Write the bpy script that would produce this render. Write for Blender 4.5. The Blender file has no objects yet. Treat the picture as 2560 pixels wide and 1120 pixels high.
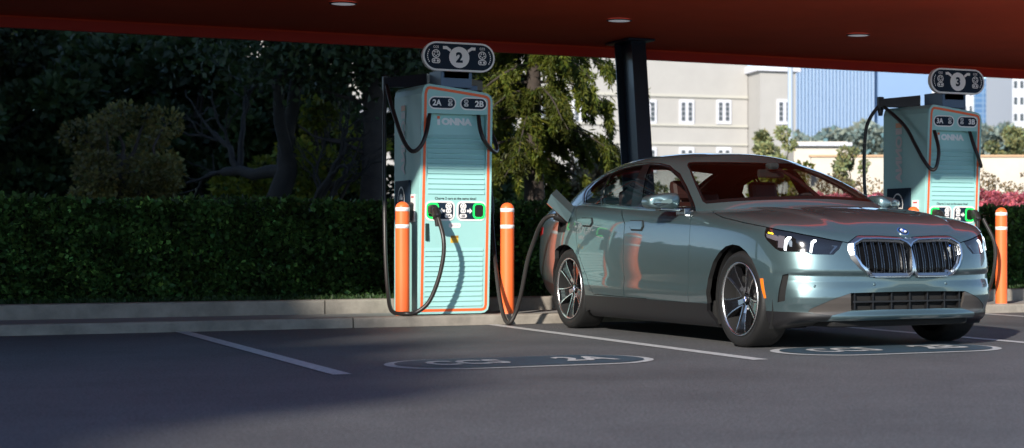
import bpy, bmesh, math, random
import numpy as np
from mathutils import Vector, Matrix
random.seed(7); RNG = np.random.default_rng(7)
SC = bpy.context.scene; COL = SC.collection
rad = math.radians
TH = rad(26.7)                     # the kerb runs along +X; the camera looks TH to the right of +Y

def tag(o, label=None, cat=None, group=None, kind=None):
    if label: o['label'] = label
    if cat: o['category'] = cat
    if group: o['group'] = group
    if kind: o['kind'] = kind
    return o
def empty(name, loc=(0, 0, 0), rz=0, parent=None):
    o = bpy.data.objects.new(name, None); COL.objects.link(o); o.location = loc; o.rotation_euler = (0, 0, rz); o.parent = parent
    o.empty_display_size = .1
    return o
def copy_tree(o, parent=None):
    c = o.copy(); COL.objects.link(c); c.parent = parent
    for ch in list(o.children): copy_tree(ch, c)
    return c

# ---------------------------------------------------------------- materials
def mat(name, col, rough=.5, metal=0., coat=0., spec=.5, emit=None, estr=1., alpha=None, noise=0., nscale=20., bump=0., bscale=60., coatr=.03, attr=None, trans=0., col2=None):
    m = bpy.data.materials.new(name); m.use_nodes = True
    nt = m.node_tree; b = nt.nodes['Principled BSDF']; L = nt.links
    b.inputs['Base Color'].default_value = (*col, 1); b.inputs['Roughness'].default_value = rough
    b.inputs['Metallic'].default_value = metal; b.inputs['Coat Weight'].default_value = coat; b.inputs['Coat Roughness'].default_value = coatr
    b.inputs['Specular IOR Level'].default_value = spec
    if trans: b.inputs['Transmission Weight'].default_value = trans
    if emit: b.inputs['Emission Color'].default_value = (*emit, 1); b.inputs['Emission Strength'].default_value = estr
    src = None
    if noise or bump:
        tc = nt.nodes.new('ShaderNodeTexCoord')
    if noise or col2:
        if not (noise or bump): tc = nt.nodes.new('ShaderNodeTexCoord')
        n = nt.nodes.new('ShaderNodeTexNoise'); n.inputs['Scale'].default_value = nscale; n.inputs['Detail'].default_value = 6; n.inputs['Roughness'].default_value = .65
        L.new(tc.outputs['Object'], n.inputs['Vector'])
        r = nt.nodes.new('ShaderNodeMapRange'); r.inputs['From Min'].default_value = .3; r.inputs['From Max'].default_value = .7
        L.new(n.outputs['Fac'], r.inputs['Value'])
        mx = nt.nodes.new('ShaderNodeMix'); mx.data_type = 'RGBA'
        c2 = col2 or tuple(min(1, c*(1+noise)) for c in col); c1 = col if col2 else tuple(c*(1-noise) for c in col)
        mx.inputs[6].default_value = (*c1, 1); mx.inputs[7].default_value = (*c2, 1)
        L.new(r.outputs['Result'], mx.inputs['Factor']); src = mx.outputs[2]
    if attr:
        a = nt.nodes.new('ShaderNodeVertexColor'); a.layer_name = attr
        mu = nt.nodes.new('ShaderNodeMix'); mu.data_type = 'RGBA'; mu.blend_type = 'MULTIPLY'; mu.inputs['Factor'].default_value = 1
        if src: L.new(src, mu.inputs[6])
        else: mu.inputs[6].default_value = (*col, 1)
        L.new(a.outputs['Color'], mu.inputs[7]); src = mu.outputs[2]
    if src: L.new(src, b.inputs['Base Color'])
    if bump:
        n2 = nt.nodes.new('ShaderNodeTexNoise'); n2.inputs['Scale'].default_value = bscale; n2.inputs['Detail'].default_value = 4
        L.new(tc.outputs['Object'], n2.inputs['Vector'])
        bp = nt.nodes.new('ShaderNodeBump'); bp.inputs['Strength'].default_value = bump; bp.inputs['Distance'].default_value = .01
        L.new(n2.outputs['Fac'], bp.inputs['Height']); L.new(bp.outputs['Normal'], b.inputs['Normal'])
    return m
def leafmat(name, col, trans=.35):
    m = bpy.data.materials.new(name); m.use_nodes = True; nt = m.node_tree; L = nt.links
    b = nt.nodes['Principled BSDF']; b.inputs['Roughness'].default_value = .55; b.inputs['Specular IOR Level'].default_value = .35
    a = nt.nodes.new('ShaderNodeVertexColor'); a.layer_name = 'tint'
    mu = nt.nodes.new('ShaderNodeMix'); mu.data_type = 'RGBA'; mu.blend_type = 'MULTIPLY'; mu.inputs['Factor'].default_value = 1
    mu.inputs[6].default_value = (*col, 1); L.new(a.outputs['Color'], mu.inputs[7]); L.new(mu.outputs[2], b.inputs['Base Color'])
    t = nt.nodes.new('ShaderNodeBsdfTranslucent'); L.new(mu.outputs[2], t.inputs['Color'])
    x = nt.nodes.new('ShaderNodeMixShader'); x.inputs[0].default_value = trans
    o = nt.nodes['Material Output']; L.new(b.outputs[0], x.inputs[1]); L.new(t.outputs[0], x.inputs[2]); L.new(x.outputs[0], o.inputs['Surface'])
    return m

# ---------------------------------------------------------------- mesh builder
class MB:
    def __init__(s): s.V = []; s.F = []; s.M = []; s.S = []
    def add(s, V, F, m=0, smooth=False):
        o = len(s.V); s.V += [tuple(map(float, v)) for v in V]; s.F += [tuple(int(i)+o for i in f) for f in F]
        s.M += [m]*len(F); s.S += [smooth]*len(F); return s
    def box(s, c, d, m=0, bev=0., rot=None):
        bm = bmesh.new(); bmesh.ops.create_cube(bm, size=1)
        for v in bm.verts: v.co = Vector((v.co.x*d[0], v.co.y*d[1], v.co.z*d[2]))
        if bev: bmesh.ops.bevel(bm, geom=bm.edges[:], offset=bev, segments=2, profile=.5, affect='EDGES')
        for v in bm.verts:
            p = v.co
            if rot is not None: p = rot @ p
            v.co = p+Vector(c)
        bm.verts.index_update(); s.add([v.co for v in bm.verts], [[v.index for v in f.verts] for f in bm.faces], m, False); bm.free(); return s
    def tube(s, path, r, seg=10, m=0, cap=True, smooth=True):
        P = [Vector(p) for p in path]; n = len(P); rr = r if hasattr(r, '__len__') else [r]*n
        T = [(P[min(i+1, n-1)]-P[max(i-1, 0)]).normalized() for i in range(n)]
        a = Vector((0, 0, 1)) if abs(T[0].z) < .9 else Vector((1, 0, 0)); N = (a-T[0]*a.dot(T[0])).normalized()
        V = []
        for i in range(n):
            N = (N-T[i]*N.dot(T[i])).normalized(); B = T[i].cross(N)
            V += [P[i]+(N*math.cos(2*math.pi*k/seg)+B*math.sin(2*math.pi*k/seg))*rr[i] for k in range(seg)]
        F = [(i*seg+k, i*seg+(k+1) % seg, (i+1)*seg+(k+1) % seg, (i+1)*seg+k) for i in range(n-1) for k in range(seg)]
        s.add(V, F, m, smooth)
        if cap: s.add(V[:seg], [tuple(range(seg))[::-1]], m); s.add(V[-seg:], [tuple(range(seg))], m)
        return s
    def lathe(s, prof, c=(0, 0, 0), seg=32, m=0, axis='z', smooth=True, close=False):
        V = []
        for r, h in prof:
            for k in range(seg):
                a = 2*math.pi*k/seg; x, y = r*math.cos(a), r*math.sin(a)
                p = {'z': (x, y, h), 'y': (x, h, y), 'x': (h, x, y)}[axis]; V.append((p[0]+c[0], p[1]+c[1], p[2]+c[2]))
        n = len(prof); R = range(n if close else n-1)
        F = [(i*seg+k, i*seg+(k+1) % seg, ((i+1) % n)*seg+(k+1) % seg, ((i+1) % n)*seg+k) for i in R for k in range(seg)]
        if axis == 'y': F = [f[::-1] for f in F]
        return s.add(V, F, m, smooth)
    def prism(s, pts, f0, f1, m=0, ms=None, caps=(1, 1)):
        """pts 2-D outline (ccw seen from f1); f0/f1 map (a,b) to a 3-D point on the back / front face"""
        n = len(pts); A = [f0(*p) for p in pts]; B = [f1(*p) for p in pts]
        if caps[1]: s.add(B, [tuple(range(n))], m)
        if caps[0]: s.add(A, [tuple(range(n))[::-1]], m)
        return s.add(A+B, [(i, (i+1) % n, n+(i+1) % n, n+i) for i in range(n)], m if ms is None else ms)
    def strip(s, outer, inner, m=0):
        n = len(outer); return s.add(list(outer)+list(inner), [(i, (i+1) % n, n+(i+1) % n, n+i) for i in range(n)], m)
    def build(s, name, mats, parent=None, weld=False, loc=None, autos=None):
        me = bpy.data.meshes.new(name); me.from_pydata(s.V, [], s.F)
        mats = mats if isinstance(mats, (list, tuple)) else [mats]
        for x in mats: me.materials.append(x)
        me.polygons.foreach_set('material_index', s.M); me.polygons.foreach_set('use_smooth', s.S); me.update()
        o = bpy.data.objects.new(name, me); COL.objects.link(o); o.parent = parent
        if loc is not None: o.location = loc
        return o

def rrect(cx, cy, w, h, r, seg=6):
    r = min(r, w/2-1e-5, h/2-1e-5); P = []
    for k, (sx, sy) in enumerate([(1, 1), (-1, 1), (-1, -1), (1, -1)]):
        for i in range(seg+1):
            a = math.pi/2*(k+i/seg); P.append((cx+sx*(w/2-r)+r*math.cos(a), cy+sy*(h/2-r)+r*math.sin(a)))
    return P
def disc(cx, cy, r, n=28): return [(cx+r*math.cos(2*math.pi*k/n), cy+r*math.sin(2*math.pi*k/n)) for k in range(n)]
_tc = {}
def text2d(txt, h, bold=.0, sx=1., align='C', shear=0., space=1.):
    key = (txt, bold, shear, space)
    if key not in _tc:
        cu = bpy.data.curves.new('t', 'FONT'); cu.body = txt; cu.size = 1; cu.offset = bold; cu.shear = shear; cu.space_character = space; cu.resolution_u = 3
        o = bpy.data.objects.new('t', cu); COL.objects.link(o); bpy.context.view_layer.update()
        dg = bpy.context.evaluated_depsgraph_get(); me = o.evaluated_get(dg).to_mesh()
        V = np.array([v.co[:2] for v in me.vertices]); F = [tuple(p.vertices) for p in me.polygons]
        o.evaluated_get(dg).to_mesh_clear(); bpy.data.objects.remove(o); bpy.data.curves.remove(cu)
        mn, mx = V.min(0), V.max(0); V = (V-np.array([(mn[0]+mx[0])/2, (mn[1]+mx[1])/2]))/(mx[1]-mn[1])
        _tc[key] = (V, F)
    V, F = _tc[key]; V = V*h*np.array([sx, 1])
    if align == 'L': V = V-np.array([V[:, 0].min(), 0])
    return V, F
def fit_text(txt, w, h, **k):
    V, F = text2d(txt, h, **k); cw = V[:, 0].max()-V[:, 0].min(); return V*np.array([w/cw, 1]), F
def catmull(P, n=8):
    P = [np.array(p, float) for p in P]; P = [2*P[0]-P[1]]+P+[2*P[-1]-P[-2]]; out = []
    for i in range(1, len(P)-2):
        for k in range(n):
            t = k/n; a, b, c, d = P[i-1:i+3]
            out.append(.5*((2*b)+(c-a)*t+(2*a-5*b+4*c-d)*t*t+(-a+3*b-3*c+d)*t**3))
    out.append(P[-2]); return out
# ---------------------------------------------------------------- car surfaces (car frame: x forward from the rear axle, y left, z up)
def bs_basis(t):
    return np.stack([(1-t)**3/6, (3*t**3-6*t**2+4)/6, (-3*t**3+3*t**2+3*t+1)/6, t**3/6], -1)

class Surf:
    """tensor cubic B-spline over control grid C[i][j]; mirrored across y=0 at both u ends (and at the last v row)"""
    def __init__(s, C, topmirror=True):
        C = np.array(C, float); m = np.array([1, -1, 1.])
        s.nu, s.nv = C.shape[0]-1, C.shape[1]-1
        E = np.zeros((C.shape[0]+2, C.shape[1]+2, 3)); E[1:-1, 1:-1] = C
        E[0, 1:-1] = C[1]*m; E[-1, 1:-1] = C[-2]*m
        E[:, 0] = 2*E[:, 1]-E[:, 2]
        E[:, -1] = E[:, -3]*m if topmirror else 2*E[:, -2]-E[:, -3]
        s.E = E; s.post = None
    def __call__(s, u, v):
        u = np.clip(np.asarray(u, float), 0, s.nu); v = np.clip(np.asarray(v, float), 0, s.nv)
        iu = np.minimum(u.astype(int), s.nu-1); iv = np.minimum(v.astype(int), s.nv-1)
        bu = bs_basis(u-iu); bv = bs_basis(v-iv)
        out = 0
        for a in range(4):
            for b in range(4):
                out = out + (bu[..., a]*bv[..., b])[..., None]*s.E[iu+a, iv+b]
        return out if s.post is None else s.post(out, u, v)
    def normal(s, u, v, e=.02):
        du = s(np.minimum(u+e, s.nu), v)-s(np.maximum(u-e, 0), v)
        dv = s(u, np.minimum(v+e, s.nv))-s(u, np.maximum(v-e, 0))
        n = np.cross(du, dv); l = np.linalg.norm(n, axis=-1, keepdims=True)
        return n/np.maximum(l, 1e-9)

def lower_body():
    OX = [-1.18, -1.16, -1.07, -.85, -.46, -.05, .4, .95, 1.55, 2.15, 2.6, 3.0, 3.34, 3.57, 3.715, 3.775, 3.79]
    OY = [0, .42, .75, .885, .935, .955, .95, .938, .933, .94, .955, .962, .945, .855, .62, .31, 0]
    n = len(OX); o = np.stack([np.array(OX), -np.array(OY)], 1)
    t = np.gradient(o, axis=0); t[0] = (0, -1); t[-1] = (0, 1); t /= np.linalg.norm(t, axis=1, keepdims=True)
    nin = np.stack([-t[:, 1], t[:, 0]], 1)      # inward normal (to +y side on the right flank)
    K = [0, 3, 5, 12, 13, 16]
    def arr(r, rc, s1, s2, fc, f): return np.interp(range(n), K, [r, rc, s1, s2, fc, f])
    zt = np.interp(range(n), range(n), [1.06, 1.06, 1.06, 1.065, 1.075, 1.07, 1.055, 1.03, 1.005, .985, .965, .935, .90, .865, .835, .825, .825])
    wid = np.interp(OX, [-1.2, -.9, 0, 1, 2, 2.6, 3.1, 3.6, 3.8], [.10, .11, .13, .13, .12, .12, .12, .15, .14])
    rows = []
    z0 = .52
    def row(d, z): return np.concatenate([o+nin*np.asarray(d)[:, None], np.asarray(z)[:, None]], 1)
    r0 = row(arr(.1, .1, .1, .1, .1, .12), arr(.40, .36, .16, .16, .21, .21)); r0[:, 1] = 0
    rows.append(r0)
    rows.append(row(arr(.16, .16, .16, .16, .16, .14), arr(.39, .33, .13, .13, .20, .21)))
    rows.append(row(arr(.07, .07, .055, .06, .07, .045), arr(.38, .32, .115, .12, .19, .205)))
    rows.append(row(arr(.05, .05, .035, .04, .02, -.022), arr(.42, .36, .17, .17, .225, .245)))
    rows.append(row(arr(.03, .03, .025, .03, .035, .040), arr(.45, .42, .285, .27, .27, .27)))
    rows.append(row(arr(.01, .01, .012, .008, .006, .025), arr(.48, .46, .40, .40, .39, .39)))
    rows.append(row(arr(0, 0, .0, .0, .006, 0), arr(z0, z0, z0, z0, .50, .49)))
    fr = [.27, .52, .70, .82, .92, 1.0]
    ds = [.0, .010, .021, .034, .064, .115]
    df = [.006, .030, .048, .066, .092, .135]
    dr = [.0, .012, .03, .055, .095, .16]
    dc = [.018, .030, .040, .058, .085, .125]
    for a, b, c, g, q in zip(fr, dr, ds, df, dc):
        zz = z0+(zt-z0)*a
        rows.append(row(arr(b, b, c, c, q, g), zz))
    XC = [-1.06, -1.04, -.97, -.78, -.42, -.03, .4, .95, 1.55, 2.15, 2.55, 2.86, 3.10, 3.26, 3.38, 3.44, 3.46]
    zc = lambda x: np.interp(x, [-1.2, -1.06, -.8, -.4, 0, 1, 2.2, 2.6, 2.9, 3.2, 3.45, 3.57, 3.65], [1.07, 1.10, 1.105, 1.10, 1.09, 1.06, 1.045, 1.035, 1.012, .97, .922, .888, .85])
    last = rows[-1]
    for f in (.30, .66, 1.0):
        r = np.zeros_like(last)
        r[:, 0] = last[:, 0]*(1-f)+np.array(XC)*f
        r[:, 1] = last[:, 1]*(1-f)
        cr = zc(r[:, 0])
        r[:, 2] = last[:, 2]+(zc(np.array(XC))-last[:, 2])*(1-(1-f)**2)
        r[-1, 2] = cr[-1]; r[-2, 2] = .5*r[-2, 2]+.5*cr[-2]; r[-3, 2] = .75*r[-3, 2]+.25*cr[-3]
        rows.append(r)
    S = Surf(np.stack(rows, 1))
    def post(P, u, v):                       # pressed ridges on the bonnet, a shoulder crease and a sharp fold along the sill
        x, y, z = P[..., 0], np.abs(P[..., 1]), P[..., 2]; P = P.copy()
        yl = np.interp(x, [2.5, 3.3, 3.7], [.56, .53, .44]); k = np.clip((x-2.35)/.4, 0, 1)*np.clip((v-11.6)/.8, 0, 1)
        d = (y-yl)/.055; P[..., 2] += .011*k*np.where(d > 0, np.exp(-(d/.55)**2), np.exp(-(d/1.8)**2))
        k2 = np.clip((u-4.2)/.6, 0, 1)*np.clip((12.2-u)/.8, 0, 1)
        zc2 = np.interp(x, [-.2, 1., 2.2, 3.2], [.40, .37, .36, .42]); e = (z-zc2)/.05
        P[..., 1] += np.sign(P[..., 1])*.010*k2*np.exp(-e**2)*(v < 9)
        k3 = np.clip((u-12.35)/.8, 0, 1)*np.interp(u, [14.6, 15.6], [1., .45])*(v < 10)
        zs = np.linspace(.2, .8, 61); hs = np.interp(zs, [.2, .27, .33, .37, .43, .48, .52, .538, .56, .62, .70, .8], [0, .004, .020, .022, .008, -.010, -.014, .0035, .006, .004, 0, 0])
        h = np.interp(z, zs, hs)*k3; ca = np.interp(u, [12.4, 13, 14, 15, 16], [.25, .62, .86, .97, 1.])
        P[..., 0] += h*ca; P[..., 1] += np.sign(P[..., 1])*h*np.sqrt(1-ca**2)
        return P
    S.post = post
    return S

def greenhouse():
    B = [(-.86, 0, 1.10), (-.83, -.42, 1.095), (-.66, -.70, 1.08), (-.33, -.80, 1.055), (.12, -.835, 1.035), (.75, -.848, 1.005), (1.35, -.845, .985),
         (1.92, -.835, .965), (2.34, -.80, .975), (2.52, -.66, 1.0), (2.66, -.35, 1.02), (2.70, 0, 1.028)]
    E = [(.10, 0, 1.44), (.12, -.36, 1.425), (.18, -.57, 1.385), (.30, -.625, 1.38), (.55, -.645, 1.405), (.82, -.655, 1.412), (1.03, -.655, 1.405),
         (1.20, -.645, 1.39), (1.38, -.615, 1.355), (1.47, -.52, 1.375), (1.56, -.28, 1.405), (1.59, 0, 1.415)]
    XC = [.36, .39, .46, .56, .68, .80, .92, 1.02, 1.12, 1.20, 1.26, 1.28]
    zc = lambda x: np.interp(x, [.3, .6, .9, 1.1, 1.3, 1.5], [1.49, 1.502, 1.496, 1.484, 1.466, 1.44])
    C = []
    for k, (b, e) in enumerate(zip(B, E)):
        b = np.array(b); e = np.array(e); c = np.array((XC[k], 0, zc(XC[k])))
        side = 1 if 3 <= k <= 8 else 0
        col = [b+np.array([0, .0, -.07])]
        for f in (.0, .33, .67, .90):
            p = b+(e-b)*f
            bulge = f*(1-f)*4
            if side: p = p+np.array([0, -.030*bulge, .012*bulge])
            elif k >= 9: p = p+np.array([.030*bulge, 0, .045*bulge])
            else: p = p+np.array([-.02*bulge, 0, .05*bulge])
            col.append(p)
        w = c-e
        for f, g in ((.06, .20), (.30, .62), (.65, .90), (1.0, 1.0)):
            p = e+w*f; p[2] = e[2]+w[2]*g; col.append(p)
        C.append(col)
    return Surf(C)
# outlines of the car's parts, in the parameters of its two surfaces
TR = {
 'arch_front': ('LB', [(12.1879,2.624),(12.081,2.9348),(11.9952,3.717),(11.9823,4.3628),(11.9723,5.0067),(11.8874,5.7955),(11.7649,6.3508),(11.5883,7.01),(11.3552,7.533),(11.0755,7.9093),(10.8087,7.966),(10.554,7.7767),(10.3106,7.3106),(10.1062,6.708),(9.8972,5.6456),(9.8008,4.5396),(9.7481,3.6629),(10.0178,2.8821)]),
 'arch_rear': ('LB', [(5.9471,3.0027),(5.7599,2.7404),(5.7753,3.9518),(5.8171,4.902),(5.7195,5.797),(5.6512,6.2644),(5.5291,6.7053),(5.3506,7.0871),(5.1148,7.3347),(4.8689,7.3961),(4.6124,7.2894),(4.3702,7.0259),(4.3874,6.5328),(4.2271,5.7542),(4.1373,4.68),(4.1328,3.5154),(4.1674,2.7467)]),
 'headlight': ('LB', [(11.9458,10.397),(12.842,10.2524),(13.6196,9.8645),(14.3012,9.2457),(14.2032,8.3158),(14.0482,7.7134),(13.5076,7.6782),(13.3583,7.8223),(12.5774,7.7612),(12.3974,7.9576),(12.0655,8.686),(11.9653,9.1504),(11.9469,9.7514)]),
 'vent': ('LB', [(12.6575,6.1368),(12.8538,6.2504),(12.7525,4.6003),(12.4731,4.4953)]),
 'reflector': ('LB', [(11.9023,5.8247),(12.0048,5.8365),(12.0694,4.7114),(11.9784,4.6806)]),
 'lower_trim': ('LB', [(11.8961,3.971),(13.3999,3.7992),(14.0074,3.3535),(13.8754,2.0786),(12.2618,2.7955),(11.8877,3.0726)]),
 'blade': ('LB', [(13.4001,3.819),(13.4602,4.0974),(13.9632,4.671),(14.4587,5.11),(14.489,3.9457),(14.0077,3.3845)]),
 'intake': ('LB', [(14.4587,5.11),(15.2673,5.152),(15.8997,5.1686),(16,5.1665),(16,3.9347),(15.2889,3.9587),(14.489,3.9457)]),
 'lip': ('LB', [(14.0074,3.3535),(14.489,3.9457),(15.2889,3.9587),(16,3.9347),(16,1.9453),(15.1657,1.5583),(13.8754,2.0786)]),
 'grille_outer': ('LB', [(14.41,8.2031),(14.424,9.0333),(14.683,10.3953),(14.7729,10.5621),(15.2351,10.6179),(15.8234,10.3589),(15.9922,9.7416),(16,9.4616),(16,6.4907),(15.9786,6.479),(15.8963,6.0542),(15.0204,6.0505),(14.8925,6.1976),(14.6589,6.67),(14.4606,7.395)]),
 'grille_hole': ('LB', [(14.5606,8.3656),(14.5678,8.9131),(14.7939,9.6938),(15.1988,9.7633),(15.7516,9.6034),(15.9119,9.1244),(16.0,8.5192),(15.9522,6.5531),(15.8584,6.2846),(15.0348,6.2745),(14.8947,6.4203),(14.7027,6.9438),(14.5696,7.6881)]),
 'hood_line': ('LB', [(9.4931,11.8672),(10.1678,10.9857),(11.0568,10.5695),(11.9415,10.4005),(11.9458,10.397),(12.842,10.2524),(13.6196,9.8645),(14.3012,9.2457),(14.4162,9.1162),(14.424,9.0333),(14.683,10.3953),(14.7729,10.5621),(15.2351,10.6179),(15.8234,10.3589),(15.9922,9.7416),(16,9.4616)]),
 'door_front': ('LB', [(6.8117,11.8458),(7.1726,9.2847),(7.2256,5.3204),(7.1692,4.1475),(7.8838,4.1281),(9.1185,4.0973),(9.2086,5.5198),(9.1975,8.0681),(9.157,9.6881),(9.0448,11.4355)]),
 'door_rear': ('LB', [(4.9918,12.0481),(5.4407,9.0177),(5.4494,7.868),(5.5546,7.0756),(5.6847,6.4832),(5.9134,5.4743),(6.1237,4.1915),(7.1692,4.1475),(7.2256,5.3204),(7.1726,9.2847),(6.8117,11.8458),(5.8454,11.9878)]),
 'handle_front': ('LB', [(7.351,9.6793),(7.7007,9.7072),(7.7412,9.1187),(7.7072,8.7775),(7.4172,8.7702),(7.355,9.0913)]),
 'handle_rear': ('LB', [(5.6316,9.652),(6.0226,9.71),(6.0683,9.2206),(6.0221,8.9129),(5.7292,8.9202),(5.644,9.212)]),
 'rocker': ('LB', [(3.6124,2.8901),(5.7615,4.1644),(7.5825,4.1442),(10.2582,4.0906)]),
 'bumper_line': ('LB', [(11.8624,6.9777),(12.1545,7.4228)]),
 'charge_port': ('LB', [(4.4786,9.9044),(4.8643,9.9369),(4.912,9.7035),(4.9134,8.3675),(4.8664,8.2251),(4.4828,8.2126),(4.4338,8.3505),(4.4303,9.6665)]),
 'dlo': ('GH', [(3.6881,1.1544),(3.0065,2.0677),(2.8293,2.7123),(3.1748,3.5856),(4.0741,4.0912),(4.7717,4.3035),(5.601,4.3846),(6.6979,4.3901),(7.4398,4.2364),(7.8716,3.3963),(7.8015,2.4433),(7.544,1.0024),(7.4769,0.8501),(6.4706,0.9997),(5.2449,1.126)]),
 'glass_quarter': ('GH', [(3.7584,1.2793),(3.2636,2.1051),(3.213,2.7488),(3.6634,3.3339),(4.4126,1.2197)]),
 'glass_rear': ('GH', [(4.4862,1.2147),(3.7798,3.3665),(4.3181,3.7504),(4.9593,3.9786),(5.4371,4.0595),(5.4627,1.2126)]),
 'glass_front': ('GH', [(5.8103,1.204),(5.9339,4.1087),(6.7558,4.1214),(7.3683,3.9316),(7.6807,3.1925),(7.6473,2.3605),(7.4251,1.1094),(6.4836,1.1338)]),
 'windshield': ('GH', [(7.9616,1.538),(8.1712,2.5296),(8.4423,3.6658),(8.4877,4.5416),(8.5497,4.8409),(8.8017,4.8477),(9.7214,4.2951),(10.3674,3.9803),(11.0,3.8498),(11,2.4741),(11,1.25),(10,1.25),(9.2,1.3),(8.0187,1.4074)]),
 'shut_roof': ('GH', [(8.2635,5.1657),(9.7661,4.5467)]),
 'drl_a': ('LB', [(12.7144,9.0471),(12.7819,9.3999),(12.8908,9.4734),(12.8952,9.3008),(12.8107,8.8178),(12.7788,8.5136),(12.7631,7.8459),(12.6968,7.9132),(12.6974,8.7241)]),
 'drl_b': ('LB', [(13.4811,9.0334),(13.5444,9.3404),(13.6254,9.3507),(13.6196,9.1385),(13.5418,8.7987),(13.5016,7.7905),(13.4478,7.8779)]),
 'amber': ('LB', [(12.0763,9.7424),(12.2577,9.6841),(12.2679,9.4932),(12.0825,9.5359)]),
 'lens_a': ('LB', [(12.0129,9.4663),(12.1278,9.4044),(12.3768,9.4142),(12.5545,9.0869),(12.5353,8.7623),(12.372,8.7499),(12.0686,8.9813)]),
 'ribs_a': ('LB', [(12.4733,9.4674),(12.6897,9.3946),(12.6751,8.0609),(12.4894,8.0738)]),
 'glow_a': ('LB', [(12.8275,8.9854),(12.9094,8.9652),(12.9407,8.7139),(12.9352,8.2502),(12.8687,8.2746),(12.8448,8.4797),(12.7942,8.4956)]),
 'tick': ('LB', [(14.0265,8.7032),(14.1602,8.6935),(14.1476,8.5311),(13.9804,7.7842),(13.9522,7.8206),(14.0893,8.5565),(14.0256,8.6062)]),
 'lens_b': ('LB', [(13.2159,9.1299),(13.4102,9.0944),(13.4236,8.7315),(13.3177,8.6189),(13.2314,8.8224)]),
}
# ---------------------------------------------------------------- cutting a surface's parameter domain along outlines
def in_poly(p, poly):
    x, y = p; c = False; n = len(poly); j = n-1
    for i in range(n):
        xi, yi = poly[i]; xj, yj = poly[j]
        if (yi > y) != (yj > y) and x < (xj-xi)*(y-yi)/(yj-yi)+xi: c = not c
        j = i
    return c
def inset_poly(poly, scale, d):
    """move an outline inwards by d metres, scale = metres per parameter unit (su, sv)"""
    P = np.array(poly)*scale; n = len(P); A = sum(P[i-1][0]*P[i][1]-P[i][0]*P[i-1][1] for i in range(n)); sg = 1 if A > 0 else -1
    out = []
    for i in range(n):
        a = P[i]-P[i-1]; b = P[(i+1) % n]-P[i]
        a = a/max(np.linalg.norm(a), 1e-9); b = b/max(np.linalg.norm(b), 1e-9)
        na = np.array([-a[1], a[0]])*sg; nb = np.array([-b[1], b[0]])*sg
        m = na+nb; m = m/max(np.linalg.norm(m), 1e-9); k = 1/max(.45, m@na); out.append(tuple((P[i]+m*d*k)/scale))
    return out
def poly_dist(p, poly, sc):
    p = np.array(p)*sc; P = np.array(poly)*sc; Q = np.roll(P, -1, axis=0); d = Q-P; t = np.clip(((p-P)*d).sum(1)/np.maximum((d*d).sum(1), 1e-12), 0, 1)
    return np.linalg.norm(P+d*t[:, None]-p, axis=1).min()
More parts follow.
